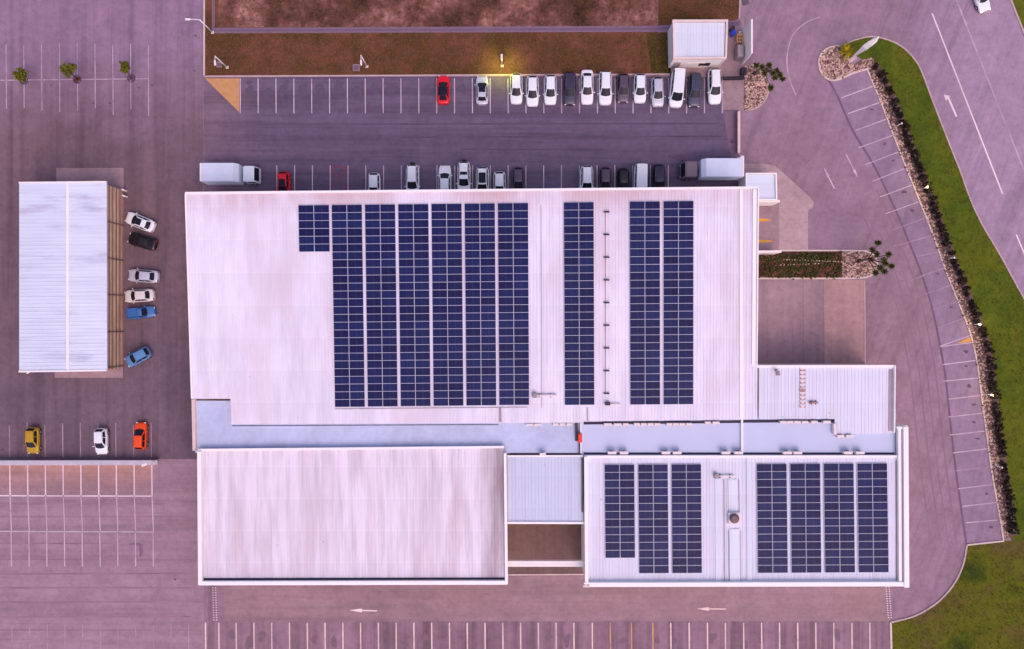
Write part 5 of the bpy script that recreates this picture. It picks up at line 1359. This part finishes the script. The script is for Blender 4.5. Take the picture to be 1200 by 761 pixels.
def inside(pt, poly):
    x, y = pt; r = False
    for (x0, y0), (x1, y1) in zip(poly, poly[1:] + poly[:1]):
        if (y0 > y) != (y1 > y) and x < (x1 - x0) * (y - y0) / (y1 - y0) + x0: r = not r
    return r
def scatter(poly, n):
    xs_ = [p[0] for p in poly]; ys_ = [p[1] for p in poly]; out = []
    while len(out) < n:
        q = (random.uniform(min(xs_), max(xs_)), random.uniform(min(ys_), max(ys_)))
        if inside(q, poly): out.append(q)
    return out
# loose stones
def stones(name, areas, z, big=0.22):
    b = B()
    for poly, n in areas:
        for x, y in scatter(poly, n):
            c = P(x, y, z); r = random.uniform(.08, big); mi = 0 if random.random() < .6 else 1
            ax = [Vector((r * random.uniform(.7, 1.2), 0, 0)), Vector((0, r * random.uniform(.7, 1.2), 0)), Vector((0, 0, r * random.uniform(.5, .9)))]
            a = random.random() * PI; R = Matrix.Rotation(a, 3, 'Z'); ax = [R @ v for v in ax]
            v = [b.bm.verts.new(c + s * k) for k in ax for s in (1, -1)]
            for i in (0, 1):
                for j in (2, 3):
                    for k in (4, 5):
                        f = b.bm.faces.new((v[i], v[j], v[k])); f.material_index = mi
    o = b.build(name, [M['stone'], M['stone_dark']]); o['kind'] = 'stuff'; o['label'] = 'loose pale and brown landscaping stones in the planting beds'; o['category'] = 'stones'
strip_px = bay_outer + hedge_line[::-1]
stones('loose_stones', [(gp, 420), ([(873, 76)] + bed2, 420), ([(987, 296)] + [p for p in bed3[::-1] if p[0] > 990] + [(987, 325.5)], 420), (strip_px, 1500)], 0.1)
# low planting in the bed by the entrance
b = B()
cover_px = [(888, 299), (985, 297), (985, 325), (888, 325)]
for x, y in scatter(cover_px, 520):
    g = math.sin(x * .09) + math.sin(x * .23 + y * .4)
    if y > 308 and g < -.1 and random.random() < .75: continue
    c = P(x, y, .25); crown(b, c, random.uniform(.25, .5), .22, 3, 14, .2, .1, 0 if random.random() < .85 else 1)
o = b.build('ground_cover', [M['leaf_cover'], M['leaf_dry']]); tag(o, 'low green and brown ground cover in the planted bed by the warehouse', 'ground cover', kind='stuff')
b = B(); b.box((0, 0, .12), (.2, .14, .3), bev=.02); EB = b.mesh('edging_block', M['stone'])
for x0, y0, x1, y1, n in ((918, 304.5, 985, 307, 22), (915, 311, 962, 309, 14)):
    for k in range(n):
        t = (k + random.uniform(-.2, .2)) / (n - 1); o = link('edging_block', EB)
        o.location = P(x0 + (x1 - x0) * t, y0 + (y1 - y0) * t, .1); o.rotation_euler = (0, 0, random.random())
        tag(o, 'small pale edging block in the rows running through the planted bed', 'edging block', 'edging blocks in the planted bed')
# grass tufts
def tufts(name, areas, z, mat, label, h=.22):
    b = B()
    for poly, n in areas:
        for x, y in scatter(poly, n):
            c = P(x, y, z)
            for k in range(4):
                a = random.random() * 2 * PI; d = Vector((math.cos(a), math.sin(a), 0)); s = Vector((-d.y, d.x, 0)) * .03; o_ = c + d * random.uniform(0, .12)
                b.face([o_ - s, o_ + s, o_ + d * h * random.uniform(.5, 1.1) + Vector((0, 0, h * random.uniform(.5, 1)))])
    o = b.build(name, M[mat], fix=False); tag(o, label, 'grass', kind='stuff')
clip = lambda poly: [(min(max(x, -20), 1230), min(max(y, -20), 790)) for x, y in poly]
tufts('lawn_grass', [(clip(strip_poly), 2000), ([(1046, 790), (1046, 730)] + arc[1:] + [(1230, 636), (1230, 790)], 1500)], .06, 'blade_lawn', 'short green lawn grass around the east bays and in the lower right corner')
tufts('verge_grass', [([(242, 40), (784, 40), (784, 86), (242, 86)], 4200), ([(773, -10), (865, -10), (864, 20), (773, 28)], 700), ([(258, -10), (770, -10), (770, 30), (258, 30)], 1500)], .01, 'blade_verge', 'dry brown grass on the verge above the north parking')

# ------------------------------------------------------------------ light, sky, camera
SUN_EL, SUN_AZ = math.radians(58), math.radians(152)     # azimuth clockwise from north (+y)
w = bpy.data.worlds.new('World'); scene.world = w; w.use_nodes = True
nt = w.node_tree; bg = nt.nodes['Background']
sky = nt.nodes.new('ShaderNodeTexSky'); sky.sky_type = 'NISHITA'; sky.sun_disc = False
sky.sun_elevation = SUN_EL; sky.sun_rotation = SUN_AZ; sky.air_density = 1.0; sky.dust_density = 3.0; sky.ozone_density = 1.0
mx = nt.nodes.new('ShaderNodeMix'); mx.data_type = 'RGBA'; mx.blend_type = 'MULTIPLY'; mx.inputs[0].default_value = 1.0
mx.inputs[7].default_value = (1.44, 1.13, 1.26, 1)     # violet evening cast of the whole sky
nt.links.new(sky.outputs[0], mx.inputs[6]); nt.links.new(mx.outputs[2], bg.inputs[0])
bg.inputs[1].default_value = 0.15
sl = bpy.data.lights.new('sun', 'SUN'); sl.energy = 0.5; sl.angle = math.radians(60); sl.color = (1.0, 0.86, 0.86)
so = link('sun', sl)
d = Vector((math.sin(SUN_AZ) * math.cos(SUN_EL), math.cos(SUN_AZ) * math.cos(SUN_EL), math.sin(SUN_EL)))
so.rotation_euler = (-d).to_track_quat('-Z', 'Y').to_euler(); so.location = d * 150

cam = bpy.data.cameras.new('camera'); co = link('camera', cam); scene.camera = co
co.location = (0, 0, H); co.rotation_euler = (0, 0, 0)
cam.sensor_width = 36; cam.lens = 36 * H / (1200 / K); cam.clip_start = 0.5; cam.clip_end = 5000
vs = scene.view_settings
scene.display_settings.display_device = 'sRGB'
vs.view_transform = 'Standard'; vs.look = 'None'; vs.gamma = 1.0; vs.use_curve_mapping = False
vs.exposure = 0.15
scene.render.resolution_x = 1024; scene.render.resolution_y = 649
